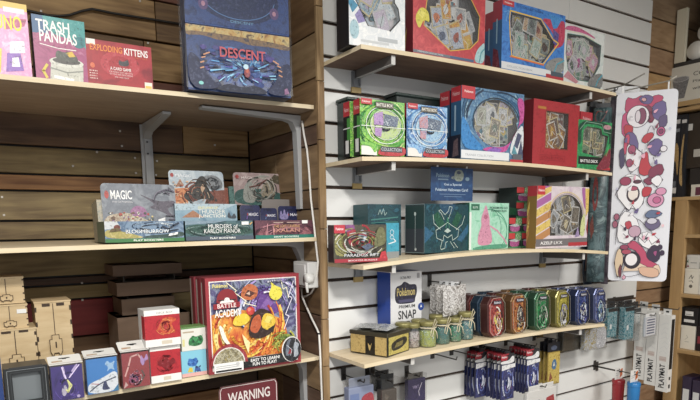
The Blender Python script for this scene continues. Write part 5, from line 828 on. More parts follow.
for i, (cn, px, lb) in enumerate(spots):
    tin(cn, px, 320, -.005*0, lb+' at the front of the shelf', .06)
    x0 = P(px, 320, y=-.195).x
    for q in range(1, 4 if i < 4 else 3):
        c2 = {0: ['navy', 'red', 'red'], 1: ['orange', 'red', 'navy'], 2: ['green', 'green', 'orange'], 3: ['yellow', 'yellow', 'red'], 4: ['blue', 'blue'], 5: ['blue', 'lightblue']}[i][q-1]
        o = TM[c2].copy() if c2 in TM else None
        if o is None: o = TM[c2] = tin_mesh(TC[c2], tw, th).build('card_tin')
        else: C.objects.link(o)
        xx = x0-.006*q; o.location = (xx, -.2+.043*q, Sz(3, xx)+.0008); o.rotation_euler = (-.05, 0, .06)
        tag(o, f'{("second", "third", "fourth")[q-1]} tin back in the row behind the {lb.replace(" octagonal card tin", "")} front tin', 'card tin', 'octagonal card tins on the lowest shelf')

# ------------------------------------------------------------------ pegs and hanging packs
HK = mat('#4b4744', .4, .6)
def peg(x, z, L, label, plate=HK, rise=.0, double=False, pl_h=.045):
    "slat hook: mounting plate in the groove, wire towards the shop, upturned tip"
    r = empty('peg_hook', (x, -.0, z), 0, label, 'hook', 'wire pegs on the slatted wall')
    b = MB(); b.box(-.009, .009, -.003, 0, -.02, -.02+pl_h, plate); b.build('mounting_plate', r)
    b = MB()
    b.tube([(0, -.002, 0), (0, -L*.6, rise*.6), (0, -L, rise), (0, -L-.004, rise+.012)], .0022, plate)
    b.build('wire', r)
    if double: b = MB(); b.tube([(0, -.002, .022), (0, -L*.9, .03+rise)], .0018, plate); b.build('price_arm', r)
    return r
def blister(kind):
    w, h, d = .072, .14, .007; r = None; b = MB(); hd = MB(); fn = lambda u, v, o: (-w/2+u*w, -o-.0002, v*h)
    if kind == 'violet':
        b.bevbox(-w/2, w/2, 0, d, -h-.028, -.028, mat('#26284f', .3), .002, 1); b.v = [(x, y, z) for x, y, z in b.v]
        b.art([('r', M(('n', ('#2c2e58', '#43457c', '#20213f', '#62699c'), 60, .25)), .03, .02, .97, .98), *swoosh(['#6f7fc4', '#c8ccdc', '#1c1e40', '#8a3f6a', '#4a5aa8'], 40, .5, .5, .08, .5, 0, 6.28, .0035, 7, 1.2, (.05, .04, .95, .84)), ('p', '#c8ccdc', [(.4, .3), (.5, .5), (.45, .66), (.6, .6), (.64, .4)]), ('o', '#dcdcdc', [(.0, .84), (1, .9), (1, 1), (0, .99)])], lambda u, v, o: (-w/2+u*w, -o-.0002, -h-.028+v*h), w, h)
        hd.box(-w/2, w/2, .003, .0045, -.0275, .012, '#2b2b30'); hd.box(-.012, .012, .003, .0045, .012, .022, '#2b2b30'); hd.art([('p', '#b02c38', [(.0, .35), (0, 1), (.6, 1), (.45, .35)]), ('p', '#dcdcdc', [(0, 0), (1, 0), (1, .6), (.85, .75), (.6, .3), (0, .3)]), ('t', '#e8dcdc', 'Pok\u00e9mon', .06, .6, .44, .8), ('p', '#1c1c20', [(.4, .72), (.6, .72), (.6, .86), (.4, .86)])], lambda u, v, o: (-w/2+u*w, .003-o, -.0275+v*.04), w, .04)
    elif kind == 'gold':
        b.bevbox(-w/2, w/2, 0, d, -h-.028, -.028, mat('#9a7f34', .3), .002, 1)
        b.art([('r', M(('n', ('#b0923c', '#c8b05a', '#8a6c2c'), 50, .25)), .03, .02, .97, .98), ('p', '#4a6f94', [(.3, .5), (.35, .74), (.6, .8), (.74, .6), (.6, .44)]), ('p', '#c8ccc8', [(.4, .56), (.5, .7), (.6, .58)]), ('p', '#8a4a34', [(.1, .1), (.2, .4), (.4, .2)])], lambda u, v, o: (-w/2+u*w, -o-.0002, -h-.028+v*h), w, h)
        hd.box(-w/2, w/2, .003, .0045, -.0275, .012, '#24252c'); hd.box(-.012, .012, .003, .0045, .012, .022, '#24252c'); hd.art([('e', '#55607a', .5, .4, .25, .25)], lambda u, v, o: (-w/2+u*w, .003-o, -.0275+v*.04), w, .04)
    return b, hd
BL = {}
def hang(kind, x, y, z, label, group, rz=0):
    if kind not in BL:
        b, hd = blister(kind); r = empty('blister_pack', (0, 0, 0)); b.build('pack', r); hd.build('header', r); BL[kind] = r
    else: r = copy_tree(BL[kind])
    r.location = (x, y, z-.0225); r.rotation_euler = (0, 0, rz); return tag(r, label, 'card pack', group)
# three pegs of violet packs and one of gold ones, just under the lowest shelf
pegs = []
zg = 1.0705
for i, (px, py, n, kd, zt_, ln) in enumerate(((507.5, 372, 8, 'violet', zg, .155), (533, 360, 7, 'violet', zg, .155), (554, 364, 3, 'gold', zg, .12), (482, 365, 4, 'violet', zg, .075))):
    y = -ln+.012; X_ = P(px, py, y=y).x
    nm_ = ('middle peg of violet packs', 'right peg of violet packs', 'peg of gold packs', 'left peg of violet packs')[i]
    peg(X_, zg, ln, 'wire peg under the lowest shelf, the '+nm_, rise=.004)
    for q in range(n):
        yy = y + q*(.0145 if n > 4 else .02)
        if i == 0: yy = y+q*.0165
        lb = ('front' if q == 0 else ('second', 'third', 'fourth', 'fifth', 'sixth', 'seventh', 'eighth')[q-1]) + f' {kd if kd == "gold" else "blue-violet"} blister pack from the front on the {nm_}'
        hang(kd, X_+random.uniform(-.003, .003), yy, zg-.0, lb, 'blister packs on the '+nm_, rz=-.04+random.uniform(-.05, .05))
    pegs.append(X_)
def simple_pack(name, label, px0, px1, pyT, pyB, y, m, art, cat='pack', d=.012, z_tab=.02, tab='#2b2b30', group=None, sleeve=True, rz=0):
    a, c = P(px0, (pyT+pyB)/2, y=y), P(px1, (pyT+pyB)/2, y=y); w_ = c.x-a.x; zt = P(px0, pyT, y=y).z; h = zt-P(px0, pyB, y=y).z
    r = empty(name, ((a.x+c.x)/2, y, zt), rz, label, cat, group)
    b = MB(); b.bevbox(-w_/2, w_/2, 0, d, -h, 0, M(m), min(.003, d/3), 2); b.art(art, lambda u, v, o: (-w_/2+u*w_, -o-.0002, -h+v*h), w_, h); b.build('body', r)
    b = MB()
    if sleeve: b.box(-w_/2-.003, w_/2+.003, -.004, d+.002, -h-.003, z_tab*.8, clear('#ffffff', .05, .12, .008)); b.build('sleeve', r)
    b = MB(); b.box(-w_*.42, w_*.42, d*.4, d*.4+.001, -.003, z_tab, M(tab)); b.box(-.008, .008, d*.4-.0006, d*.4, z_tab*.45, z_tab*.7, '#121214'); b.build('hang_tab', r)
    return r, (a.x+c.x)/2, zt+z_tab
def pack_with_peg(*a, pegL=None, peglabel='', **k):
    r, x_, zt = simple_pack(*a, **k); y = r.location.y
    peg(x_, zt-k.get('z_tab', .02)*.42, pegL or (-y+.015), peglabel); return r
pack_with_peg('sleeve_pack', 'clear wrapped blue-grey card sleeve pack with a red corner, lower left of the slatted wall', 349, 374, 389, 420, -.11, '#8a96b8', [('p', '#b83040', [(.45, .3), (.5, .7), (1, .8), (1, 0), (.4, 0)]), ('p', '#e0c8cc', [(.66, .3), (.8, .45), (.9, .35)]), ('r', '#6a7fb4', .05, .2, .4, .8)], z_tab=.03, d=.03, tab='#8f96a8', peglabel='wire peg of the clear wrapped blue-grey pack at the lower left')
pack_with_peg('sleeve_pack', 'dark brown card pack under a black hang clip, lower left of the slatted wall', 382, 397, 391, 425, -.13, '#4a4038', [('p', '#b8a8ac', [(.6, .2), (.7, .6), (.9, .5), (.95, .2)]), ('p', '#5f5448', [(.1, .1), (.2, .9), (.5, .8), (.4, .1)])], z_tab=.05, d=.03, tab='#1b1c1e', peglabel='wire peg of the dark brown pack')
pack_with_peg('sleeve_pack', 'dark purple card sleeve pack with white strokes, hanging under the lowest shelf', 408, 425.5, 380.5, 412, -.06, ('n', ('#2b1f4c', '#33285c', '#221a40'), 30), [('q', '#b8a8d0', [(.35, .75), (.5, .75)], .002), ('q', '#d8d0e0', [(.78, .85), (.6, .6), (.64, .45)], .0025), ('t', '#b8a8d0', 'VOLT', .25, .7, .6, .8, False), ('p', '#8a78b0', [(.4, .1), (.5, .35), (.6, .1)])], z_tab=.02, d=.02, tab='#6a665f', peglabel='wire peg of the dark purple sleeve pack')
pack_with_peg('sleeve_pack', 'black hang clip pack behind the dark brown pack', 376, 392, 377, 392, -.07, '#1c1d20', [('q', '#3a3c40', [(.1, .5), (.9, .5)], .003)], z_tab=.015, d=.03, tab='#141517', peglabel='wire peg of the black clip pack')
for x_, lb in ((P(434, 357, y=-.01).x, 'empty wire peg under the lowest shelf, left of the two empty ones'), (P(453, 356, y=-.01).x, 'empty wire peg under the lowest shelf, right of the two empty ones')):
    peg(x_, zg+.0, .13, lb)
pack_with_peg('sleeve_pack', 'white sleeve pack angled on a low peg at the bottom edge below the gold packs', 527, 556, 393, 412, -.17, '#dcdad6', [('p', '#b83a40', [(.6, .1), (.66, .5), (.9, .6), (.95, .1)]), ('p', '#5a605a', [(.2, .2), (.4, .5), (.56, .2)])], z_tab=.02, d=.014, tab='#d8d6d2', peglabel='long wire peg of the white sleeve pack at the bottom')
# silver dice bags on the peg behind the jars
z_ = P(434, 281, y=-.01).z; xs_ = P(434, 281, y=-.01).x
r = peg(P(462, 283, y=-.15).x-.02, z_, .16, 'wire peg holding silver packs above the jars')
for q, (yy, lb) in enumerate(((-.135, 'silver crinkled foil bag at the front of the peg above the jars'), (-.105, 'second silver crinkled foil bag on the peg above the jars'), (-.075, 'third silver crinkled foil bag on the peg above the jars'))):
    rr = empty('foil_bag', (P(462, 283, y=-.15).x-.02+.002*q, yy, z_), .1-.1*q, lb, 'bag', 'silver foil bags on the peg above the jars')
    b = pillow(.12, .105, .02, noise(['#77736f', '#a09c98', '#e4e2e0', '#8a8580', '#b0aca8', '#6a655f'], 18, .15, 2)); b.v = [(x, -z+.01, y-.058) for x, y, z in b.v]; b.build('bag', rr)
    b = MB(); b.box(-.02, .02, -.0005, .0005, -.012, .006, '#c8cacc'); b.build('hang_tab', rr)
# dark hanging container and gilt bag under the right end of the lowest shelf
pack_with_peg('clip_strip', 'dark translucent box hanging under the lowest shelf, left of the gilt bag', 563, 582.5, 332, 352, -.12, ('n', ('#3a352c', '#4c463a', '#2c2824'), 40), [('q', '#6a6458', [(.1, .1), (.1, .95)], .002), ('q', '#6a6458', [(.5, .1), (.52, .95)], .0015)], z_tab=.012, d=.03, tab='#2b2926', peglabel='wire peg of the dark translucent box')
pack_with_peg('dice_bag', 'gold and silver foil bag hanging under the right end of the lowest shelf', 585, 606, 330, 351, -.15, ('n', ('#a8923c', '#8f7c34', '#c8ccd0', '#7a7c80', '#d8d8dc'), 34, .2, 2), [('p', ('n', ('#d8dadc', '#8a8c94', '#f0f0f2'), 70), [(.5, 0), (.55, .5), (.5, 1), (1, 1), (1, 0)])], z_tab=.012, d=.022, tab='#9a8a4a', peglabel='wire peg of the gold and silver foil bag')
# cluster of teal dice packs with dark clips at the right of the slatted wall
for i, (px0, px1, pyT, pyB, y, lb) in enumerate(((608, 617, 309, 338, -.14, 'leftmost'), (617, 626, 308, 339, -.105, 'second from the left'), (625, 634, 308, 340, -.16, 'third from the left'), (633, 640, 309, 341, -.12, 'rightmost'))):
    pk_ = ('n', ('#1f5f6c', '#2f8090', '#9fb8bc', '#164654'), 60, .2) if i < 3 else ('n', ('#b8bcbc', '#d8dad8', '#6a8a90'), 60, .2)
    pack_with_peg('dice_pack', f'teal dice blister with dark clip, {lb} of four right of the tins', px0, px1, pyT, pyB, y, pk_, [('r', '#23262a', 0, .88, 1, 1), ('r', '#d0d4d4', .2, .3, .4, .45)], z_tab=.03, d=.03, tab='#2a2b2e', group='teal dice blisters right of the tins', peglabel=f'wire peg of the {lb} teal dice blister')
b = MB(); a_ = P(609, 302, y=-.012); c_ = P(635, 297, y=-.012); b.box(0, c_.x-a_.x, -.006, .0, -.006, .006, HK); tag(b.build('peg_bar', None, (a_.x, 0.0, (a_.z+c_.z)/2+.006)), 'dark metal bar on the slatted wall above the teal dice blisters', 'bar')
b = MB(); pk2 = None
# long white playmat boxes hanging at the end of the wall
for i, (L, R_, T, B, lb) in enumerate(((633.5, 645.3, 307, 378, 'left'), (645.5, 657, 310, 384, 'middle'), (657.2, 669.5, 314, 390.5, 'right'))):
    xq = 1.72; a, c = P(L, 350, x=xq), P(R_, 350, x=xq); w_ = (a.y-c.y)*.97; zt = P(L, T, x=xq).z; h = zt-P(L, B, x=xq).z; d = .035
    yc_ = (a.y+c.y)/2
    r = empty('playmat_box', (xq, yc_, zt), -math.pi/2, f'long white boxed playmat at the right end, {lb} of three', 'playmat box', 'long white playmat boxes')
    b = MB(); b.box(-w_/2, w_/2, 0, d, -h, 0, '#d9d7d2'); fn = lambda u, v, o: (-w_/2+u*w_, -o-.0002, -h+v*h)
    it = [('r', '#c4b4ac', .2, .4, .8, .46), ('r', '#a8887c', .25, .42, .75, .425)]+[('q', '#c4c6c6', [(.15+.1*(q % 3), .5+.06*q), (.5+.05*(q % 4), .54+.06*q), (.8, .5+.065*q)], .0012) for q in range(7)]
    b.art(it, fn, w_, h); b.art([('t', '#26262a', 'PLAYMAT', 0, 0, 1, 1)], lambda u, v, o: fn(.74-v*.46, .05+u*.31, o+.0006), w_, h)
    b.art([('r', '#1b1c1e', .15, .3, .9, .95), ('r', '#26282a', .3, .05, .7, .1), ('r', '#26282a', .3, .16, .7, .2)], lambda u, v, o: (w_/2+o, u*d, -h+v*h), d, h)
    b.build('body', r)
    b = MB(); b.box(-w_*.35, w_*.35, .016, .0172, -.001, .03, '#e4e3e0'); b.box(-.007, .007, .0154, .0159, .01, .018, '#2a2a2c'); b.build('hang_tab', r)
rq = empty('peg_hook', (1.737, 0, zt+.03), 0, 'long wire peg through the tabs of the white playmat boxes', 'hook', 'wire pegs on the slatted wall')
b = MB(); b.box(-.02, .02, -.003, 0, -.02, .02, HK); b.build('mounting_plate', rq); b = MB(); b.tube([(-.006, -.002, 0), (-.006, yc_-.05, 0), (-.006, yc_-.055, .01)], .0022, HK); b.build('wire', rq)
pack_with_peg('barcode_pack', 'clear pack with a barcode label in front of the white playmat boxes', 645, 656, 318, 337, -.2, '#b8bcc4', [('r', '#e4e4e6', .1, .05, .9, .95)]+[('r', '#6a7088', .15, .12+.14*q, .85, .2+.14*q) for q in range(6)], z_tab=.015, d=.01, tab='#e0e0e0', peglabel='wire peg of the barcode pack')
# red and blue tubs in hanging packs
for L, R_, T, B, y, col, dk, lb, hl_ in ((611, 625, 381, 420, -.115, '#a8242c', '#7f1a20', 'red', 'left'), (626, 641, 384, 424, -.2, '#1f78c0', '#175a94', 'blue', 'right')):
    a, c = P(L, 390, y=y), P(R_, 390, y=y); rad = .027; zt = P(L, T, y=y).z; h = .16
    r = empty('drink_tub', ((a.x+c.x)/2, y, zt-h), 0, f'translucent {lb} tub hanging from a white and orange card at the bottom right', 'tub', 'tubs on hang cards')
    b = MB(); b.lathe([(0, 0), (rad*.85, 0), (rad, h*.8), (rad*.97, h*.9)], mat(col, .25)); b.build('tub', r)
    b = MB(); b.lathe([(rad*1.04, h*.88), (rad*1.06, h*.98), (rad*.9, h), (0, h)], mat(col, .3)); b.build('lid', r)
    rad *= 1.1; b = MB(); b.box(-rad, rad, .0, .0015, h, h+.055, '#dedcd8'); b.art([('p', '#d8642c', [(.62, .1), (.66, .8), (.95, .9), (.95, .3)]), ('r', '#b0b4b8', .1, .5, .5, .56), ('r', '#b0b4b8', .1, .34, .5, .4), ('p', '#24262a', [(.42, .78), (.58, .78), (.58, .88), (.42, .88)])], lambda u, v, o: (-rad+u*2*rad, -o-.0002, h+v*.055), 2*rad, .055); b.build('hang_card', r)
    peg((a.x+c.x)/2, zt+.035, -y+.012, f'wire peg of the {lb} tub')

# ------------------------------------------------------------------ posters and banners at the right end of the slats
def sheet(name, label, cat, TL, TR, BL_, yl, yr, m, art, t=.002, rad=.012, group=None, parts=None, bow=0):
    a = P(*TL, y=yl); c = P(*TR, y=yr); w_ = math.hypot(c.x-a.x, c.y-a.y); rz = math.atan2(c.y-a.y, c.x-a.x); zb = P(*BL_, y=yl).z; h = a.z-zb
    r = empty(name, ((a.x+c.x)/2, (a.y+c.y)/2, zb), rz, label, cat, group); q, qv = rad/w_, rad/h
    fn = lambda u, v, o: (-w_/2+u*w_+(v-1)*0, -o-bow*math.sin(math.pi*u), v*h)
    cs = [(1-q, 0, 270), (1-q, 1, 0), (q, 1, 90), (q, 0, 180)]
    pts = []
    for cu, cv, a0 in ((1-q, qv, -90), (1-q, 1-qv, 0), (q, 1-qv, 90), (q, qv, 180)):
        pts += [(cu+q*math.cos(math.radians(a0+k*22.5)), cv+qv*math.sin(math.radians(a0+k*22.5))) for k in range(5)]
    b = MB(); b.prism(pts, -t, 0, fn, M(m)); b.art(art, fn, w_, h, .0003); b.build('sheet', r); return r, w_, h
PK, VI, RD, MA, CR, SK, PP = '#c83f6a', '#6a5a94', '#c8303f', '#8a3050', '#d8c0a8', '#e8e6ea', '#3c2c48'
ban = [('p', PK, [(.14, .9), (.16, .98), (.3, .965), (.42, .985), (.5, .955), (.66, .98), (.78, .965), (.72, .93), (.6, .92), (.5, .9), (.3, .86)]), ('p', VI, [(.36, .97), (.5, .985), (.62, .965), (.56, .93), (.42, .94)]), ('p', '#d0457a', [(.12, .9), (.1, .84), (.12, .78), (.3, .76), (.3, .9)]), ('p', MA, [(.44, .92), (.56, .93), (.66, .87), (.6, .83), (.48, .86)]), ('p', VI, [(.6, .93), (.8, .95), (.84, .88), (.72, .84), (.6, .87)]), ('p', '#5c4a78', [(.7, .86), (.84, .88), (.86, .82), (.74, .8)]),
       ('e', '#efe9ee', .37, .875, .18, .055), ('e', '#8a3f5f', .43, .875, .07, .04), ('e', '#dfd5dc', .37, .875, .04, .03), ('p', RD, [(.14, .84), (.3, .83), (.3, .8), (.16, .78)]), ('e', '#d8a8b0', .46, .957, .03, .008), ('p', '#d8d4de', [(.54, .79), (.6, .83), (.66, .79), (.62, .75), (.55, .76)]),
       ('e', '#c84f86', .76, .79, .06, .022), ('e', '#8a3060', .76, .79, .03, .011), ('p', RD, [(.44, .745), (.5, .78), (.62, .79), (.66, .77), (.54, .73)]), ('p', VI, [(.15, .75), (.2, .8), (.34, .79), (.42, .72), (.34, .66), (.24, .68)]), ('p', '#d8456a', [(.16, .78), (.26, .79), (.24, .7), (.16, .67)]), ('p', '#4a3f66', [(.08, .7), (.16, .72), (.2, .63), (.12, .6)]),
       ('p', '#efebf0', [(.22, .74), (.34, .72), (.5, .68), (.46, .62), (.3, .58), (.2, .64)]), ('q', '#3a2c40', [(.22, .74), (.5, .68), (.46, .62), (.3, .58), (.2, .64)], .002, True), ('e', '#b04a70', .3, .705, .06, .022), ('e', '#b04a70', .27, .635, .05, .02), ('p', VI, [(.55, .73), (.7, .76), (.82, .73), (.72, .66), (.6, .68)]), ('e', '#e8e4ea', .82, .7, .05, .014), ('p', RD, [(.46, .66), (.56, .7), (.6, .62), (.7, .6), (.56, .56), (.42, .58)]), ('p', MA, [(.6, .6), (.8, .63), (.86, .58), (.7, .54), (.6, .55)]),
       ('p', '#f2f0f2', [(.06, .47), (.18, .53), (.22, .58), (.44, .57), (.56, .5), (.54, .42), (.44, .38), (.36, .4), (.3, .38)]), ('q', '#4a3c48', [(.06, .47), (.2, .56), (.44, .57), (.56, .5), (.54, .42), (.44, .38), (.36, .41), (.3, .38)], .0022, True), ('e', '#a8385c', .22, .54, .09, .022), ('e', '#5f2f40', .42, .535, .06, .008), ('e', '#4a3038', .36, .47, .1, .042), ('e', '#efe3d8', .36, .472, .085, .034), ('e', '#b84a66', .36, .5, .07, .01),
       ('p', MA, [(.5, .54), (.62, .56), (.74, .54), (.62, .51)]), ('p', '#efedf0', [(.62, .54), (.76, .57), (.84, .54), (.76, .5)]), ('q', '#4a3c48', [(.62, .54), (.76, .57), (.84, .54), (.76, .5)], .0016, True), ('p', RD, [(.5, .49), (.56, .51), (.68, .5), (.64, .46), (.52, .45)]), ('e', '#dc8fb4', .74, .435, .13, .035), ('e', '#c8608f', .76, .435, .06, .016), ('e', '#dc8fb4', .82, .48, .08, .018),
       ('q', '#4a3c48', [(.1, .2), (.12, .34), (.24, .4), (.3, .36), (.5, .33), (.6, .3)], .002), ('p', '#efedf0', [(.12, .22), (.14, .34), (.26, .39), (.5, .32), (.46, .24), (.3, .2)]), ('p', '#c83f50', [(.24, .32), (.34, .33), (.38, .29), (.28, .28)]), ('e', '#a85870', .1, .35, .04, .016), ('e', '#a85870', .08, .31, .04, .018), ('e', '#c8a0b4', .42, .27, .1, .03),
       ('p', '#5f7094', [(.56, .35), (.64, .385), (.8, .38), (.88, .36), (.7, .335)]), ('p', '#6a5f84', [(.6, .33), (.8, .34), (.86, .3), (.7, .27), (.58, .3)]), ('e', '#cfcbd8', .7, .325, .08, .015), ('p', '#efedf0', [(.5, .26), (.66, .27), (.86, .22), (.8, .16), (.5, .2)]), ('q', '#4a3c48', [(.5, .24), (.6, .21), (.66, .23), (.72, .2), (.84, .23)], .0022),
       ('p', '#c8486a', [(.28, .19), (.4, .23), (.62, .17), (.66, .12), (.86, .09), (.84, .075), (.56, .08), (.5, .16)]), ('p', PP, [(.64, .16), (.74, .2), (.84, .19), (.88, .13), (.8, .1), (.66, .12)]), ('e', PP, .86, .185, .03, .012), ('e', PP, .9, .155, .03, .012), ('p', '#a84a80', [(.74, .16), (.82, .17), (.8, .13)]), ('e', '#a04060', .26, .185, .07, .012),
       ('p', '#e0c4a0', [(.1, .1), (.14, .17), (.2, .18), (.26, .12), (.22, .03), (.16, .02)]), ('q', '#5a4438', [(.1, .1), (.14, .17), (.2, .18), (.26, .12), (.2, .03), (.16, .02)], .0018, True), ('p', '#e4c8ac', [(.24, .04), (.34, .02), (.66, .05), (.84, .1), (.9, .06), (.84, .02), (.6, .1), (.3, .1)]), ('p', '#dcae90', [(.5, .08), (.84, .075), (.88, .03), (.74, .02), (.56, .035)]), ('e', '#2e2530', .4, .115, .14, .045), ('e', '#efe9ea', .39, .118, .1, .033), ('p', '#7a3a40', [(.17, .06), (.22, .1), (.24, .03), (.2, .015)]), ('e', '#b84a60', .3, .16, .08, .012),
       ('p', '#e0a0b4', [(.24, .02), (.28, .035), (.32, .018), (.27, .005)]), ('e', '#a0a4c4', .14, .0, .0001, .0001)]
yl, yr = -.12, -.31
ban2 = []
for it in ban:
    if it[0] == 'p': ban2 += [('f', it[1], it[2]), ('q', '#33263c', chaikin(it[2], 1), .0016, True)]
    elif it[0] == 'e' and it[4] > .006: ban2 += [('f', '#33263c', ell(it[2], it[3], it[4]+.012, it[5]+.003)), ('f', it[1], ell(*it[2:]))]
    elif it[0] != 'e': ban2.append(it)
RB = random.Random(5)
for q in range(26):
    u, v = RB.uniform(.16, .8), RB.uniform(.08, .94); ban2 += [('f', RB.choice([MA, RD, VI, PP, '#efebf0', '#f0a8c0']), [(u, v), (u+RB.uniform(.02, .08), v+RB.uniform(.0, .02)), (u+RB.uniform(.02, .07), v-RB.uniform(.008, .024)), (u-.01, v-.012)]), ('q', '#33263c', [(u, v), (u+RB.uniform(-.08, .08), v+RB.uniform(-.03, .03))], .0018)]
for u, v, c in ((.44, .957, '#e8a8a8'), (.08, .5, '#c0c0d8'), (.9, .8, '#c0c4d8'), (.12, .9, '#d8dae8'), (.88, .3, '#f0c0c8')): ban2.append(('f', c, [(u+.035*math.cos(k*.6283+.3)*(1 if k % 2 else .45), v+.011*math.sin(k*.6283+.3)*(1 if k % 2 else .45)) for k in range(10)]))
rb, wb, hbn = sheet('hanging_banner', 'tall white banner of pink, red and violet cartoon figures hanging at the right', 'banner', (617, 94), (678.5, 92), (610.5, 280), yl, yr, '#e2e3ea', ban2, .002, .018)
b = MB()
for u in (.1, .84): b.box(-wb/2+u*wb-.003, -wb/2+u*wb+.003, .0002, .0012, hbn-.01, hbn+.035, mat('#d8d8d6', .3))
b.build('hanger', rb)
a = P(617, 94, y=yl); c = P(678.5, 92, y=yr); tz = a.z+.03
dir_ = Vector((c.x-a.x, c.y-a.y, 0)); q0 = a+dir_*.1; q1 = a+dir_*.84
rr = empty('banner_rail', (q1.x, 0, tz), 0, 'two long wire pegs carrying the banner in front of the slatted wall', 'hook')
b = MB(); b.tube([(0, 0, -.0), (0, q1.y, .002), (0, q1.y-.03, .014)], .0028, mat('#c4c0b4', .35, .4)); b.tube([(q0.x-q1.x, 0, 0), (q0.x-q1.x, q0.y, .002), (q0.x-q1.x, q0.y-.09, .03)], .0028, mat('#8a8880', .35, .6)); b.build('wire', rr)
b = MB(); [b.box(x-.012, x+.012, -.004, 0, -.02, .02, '#b8b6ae') for x in (0, q0.x-q1.x)]; b.build('mounting_plate', rr)
# white strip hanging left of the banner (edge of a second sheet), and the teal and dark mats behind
sheet('white_sheet', 'second white sheet hanging behind the banner, only its left edge in view', 'sheet', (615, 86), (640, 86), (613.5, 250), -.07, -.12, '#dfe1e4', [], .002, .01)
def mat_roll(name, label, L, R_, T, B, yl, yr, m, art, bow):
    a = P(L, (T+B)/2, y=yl); c = P(R_, (T+B)/2, y=yr); w_ = math.hypot(c.x-a.x, c.y-a.y); rz = math.atan2(c.y-a.y, c.x-a.x); zt = P(L, T, y=yl).z; h = zt-P(L, B, y=yl).z
    r = empty(name, ((a.x+c.x)/2, (a.y+c.y)/2, zt-h), rz, label, 'playmat', 'hanging playmats behind the banner'); b = MB(); n = 10; vs = []; 
    for o in (0, .004):
        for i in range(n+1):
            for j in (0, .08, .5, 1): u = i/n; vs.append((-w_/2+u*w_, -bow*math.sin(math.pi*u)+o-(.012 if j == 0 else 0), j*h))
    k = 4; fs = []
    for i in range(n):
        for j in range(k-1):
            q = i*k+j; fs.append((q, q+k, q+k+1, q+1)); q += (n+1)*k; fs.append((q, q+1, q+k+1, q+k))
    N = (n+1)*k; fs += [(j, j+1, N+j+1, N+j) for j in range(k-1)] + [(n*k+j, N+n*k+j, N+n*k+j+1, n*k+j+1) for j in range(k-1)] + [(i*k, N+i*k, N+i*k+k, i*k+k) for i in range(n)] + [(i*k+k-1, i*k+2*k-1, N+i*k+2*k-1, N+i*k+k-1) for i in range(n)]
    b.add(vs, fs, M(m), True); b.art(art, lambda u, v, o: (-w_/2+u*w_, -bow*math.sin(math.pi*u)-o, v*h), w_, h, .0006); b.build('sheet', r)
    b = MB(); b.box(-w_*.4, w_*.4, -.002, .006, h-.002, h+.02, '#3a3c40'); b.box(-.004, .004, .0, .002, h+.02, h+.05, '#8a8c8e'); b.build('hanger', r)
    peg(r.location.x, zt+.04, abs(r.location.y)+.012, 'wire peg of the '+label.split(',')[0]); return r
mat_roll('hanging_playmat', 'grey-teal playmat with dark red shapes, bowed, left of the banner', 590, 608, 108, 281, -.045, -.1, ('n', ('#3f5a60', '#5a7478', '#2c4248', '#7a9090'), 9, .35, 1.2), [('p', '#8f3a38', [(.1, .5), (.2, .62), (.4, .6), (.45, .46), (.25, .4)]), ('p', '#a85048', [(.05, .95), (.2, .99), (.6, .97), (.8, .99), (.5, .93), (.2, .9)]), ('p', '#7a4038', [(.05, .34), (.2, .4), (.3, .3), (.15, .25)])], .012)
mat_roll('hanging_playmat', 'violet-grey playmat edge directly beside the white banner', 606, 613, 100, 283, -.07, -.1, ('n', ('#6a5f6c', '#544a58', '#80747f'), 12, .4, .8), [], .004)
mat_roll('hanging_playmat', 'dark blue playmat strip nearest the slatted wall, left of the teal one', 586, 594, 106, 284, -.02, -.03, ('n', ('#1c2634', '#2a3648', '#141a24'), 10, .35, .8), [('p', '#9a7468', [(.2, .06), (.3, .2), (.7, .16), (.6, .05)])], .004)

# ------------------------------------------------------------------ bookcase against the right wall
BX = 2.0; OAK = wood('#b8935f', '#a27d4c', (20, 20, 2.5), .5, 1, 0, .05); OAKH = wood('#bb9763', '#a5814f', (20, 2.5, 20), .5, 1, 0, .05)
r = empty('bookcase', (BX, 0, 0), 0, 'light oak bookcase standing against the right wall', 'bookcase')
zTop = P(690, 105, x=BX).z
zlo_ = P(681, 198, x=BX).z-.0115
b = MB(); b.box(.022, .3, -.095, -.075, 0, zlo_, OAK); b.build('side_panel', r)
b = MB(); b.box(0, .022, -.112, -.056, 0, zlo_, OAK); b.build('face_frame', r)
b = MB(); b.box(.3, .31, -1.4, -.004, 0, zTop, OAK); b.build('back_panel', r)
b = MB(); b.box(.0, .3, -1.42, -1.4, 0, zTop, OAK); b.build('side_panel', r)
shz = [P(681, 198, x=BX).z, P(681, 235.5, x=BX).z, P(681, 295, x=BX).z, P(681, 351, x=BX).z, P(688, 108, x=BX).z]
for i, z in enumerate(shz+[.1]):
    b = MB(); b.box(.002, .3, -1.4, -.004 if i in (0, 4) else -.096, z-.011, z+.005, OAKH); b.build('shelf_board', r)
def bbox(name, label, L, R_, T, zb, m, art, x=BX+.03, cat='box', d=.1, group=None, B=None):
    "item on the bookcase, its front facing the shop (-X)"
    a = P(L, T, x=x); yB = P(R_, T, x=x).y; w_ = a.y-yB; h = (a.z-zb) 
    r = empty(name, (x, (a.y+yB)/2, zb), -math.pi/2, label, cat, group)
    b = MB(); b.box(-w_/2, w_/2, 0, d, 0, h, M(m)); b.art(art, FN(w_, d, h)['F'], w_, h); b.build('body', r)
    b = MB(); b.box(-w_/2-.001, w_/2+.001, -.001, d+.001, h-.012, h+.001, M(m)); b.build('lid', r); return r
tp = .006
LBL = [('r', '#d8d8d6', .2, .55, .7, .8), ('r', '#d8d8d6', .15, .18, .8, .34), ('r', '#8a8a8c', .25, .6, .6, .64)]
bbox('game_box', 'black box with two white labels on the third bookcase shelf down', 684, 712, 306, shz[3]+tp+.0, '#1d1d20', [], group='boxes on the bookcase') if False else None
z_a = shz[3]+tp; xB = BX+.04
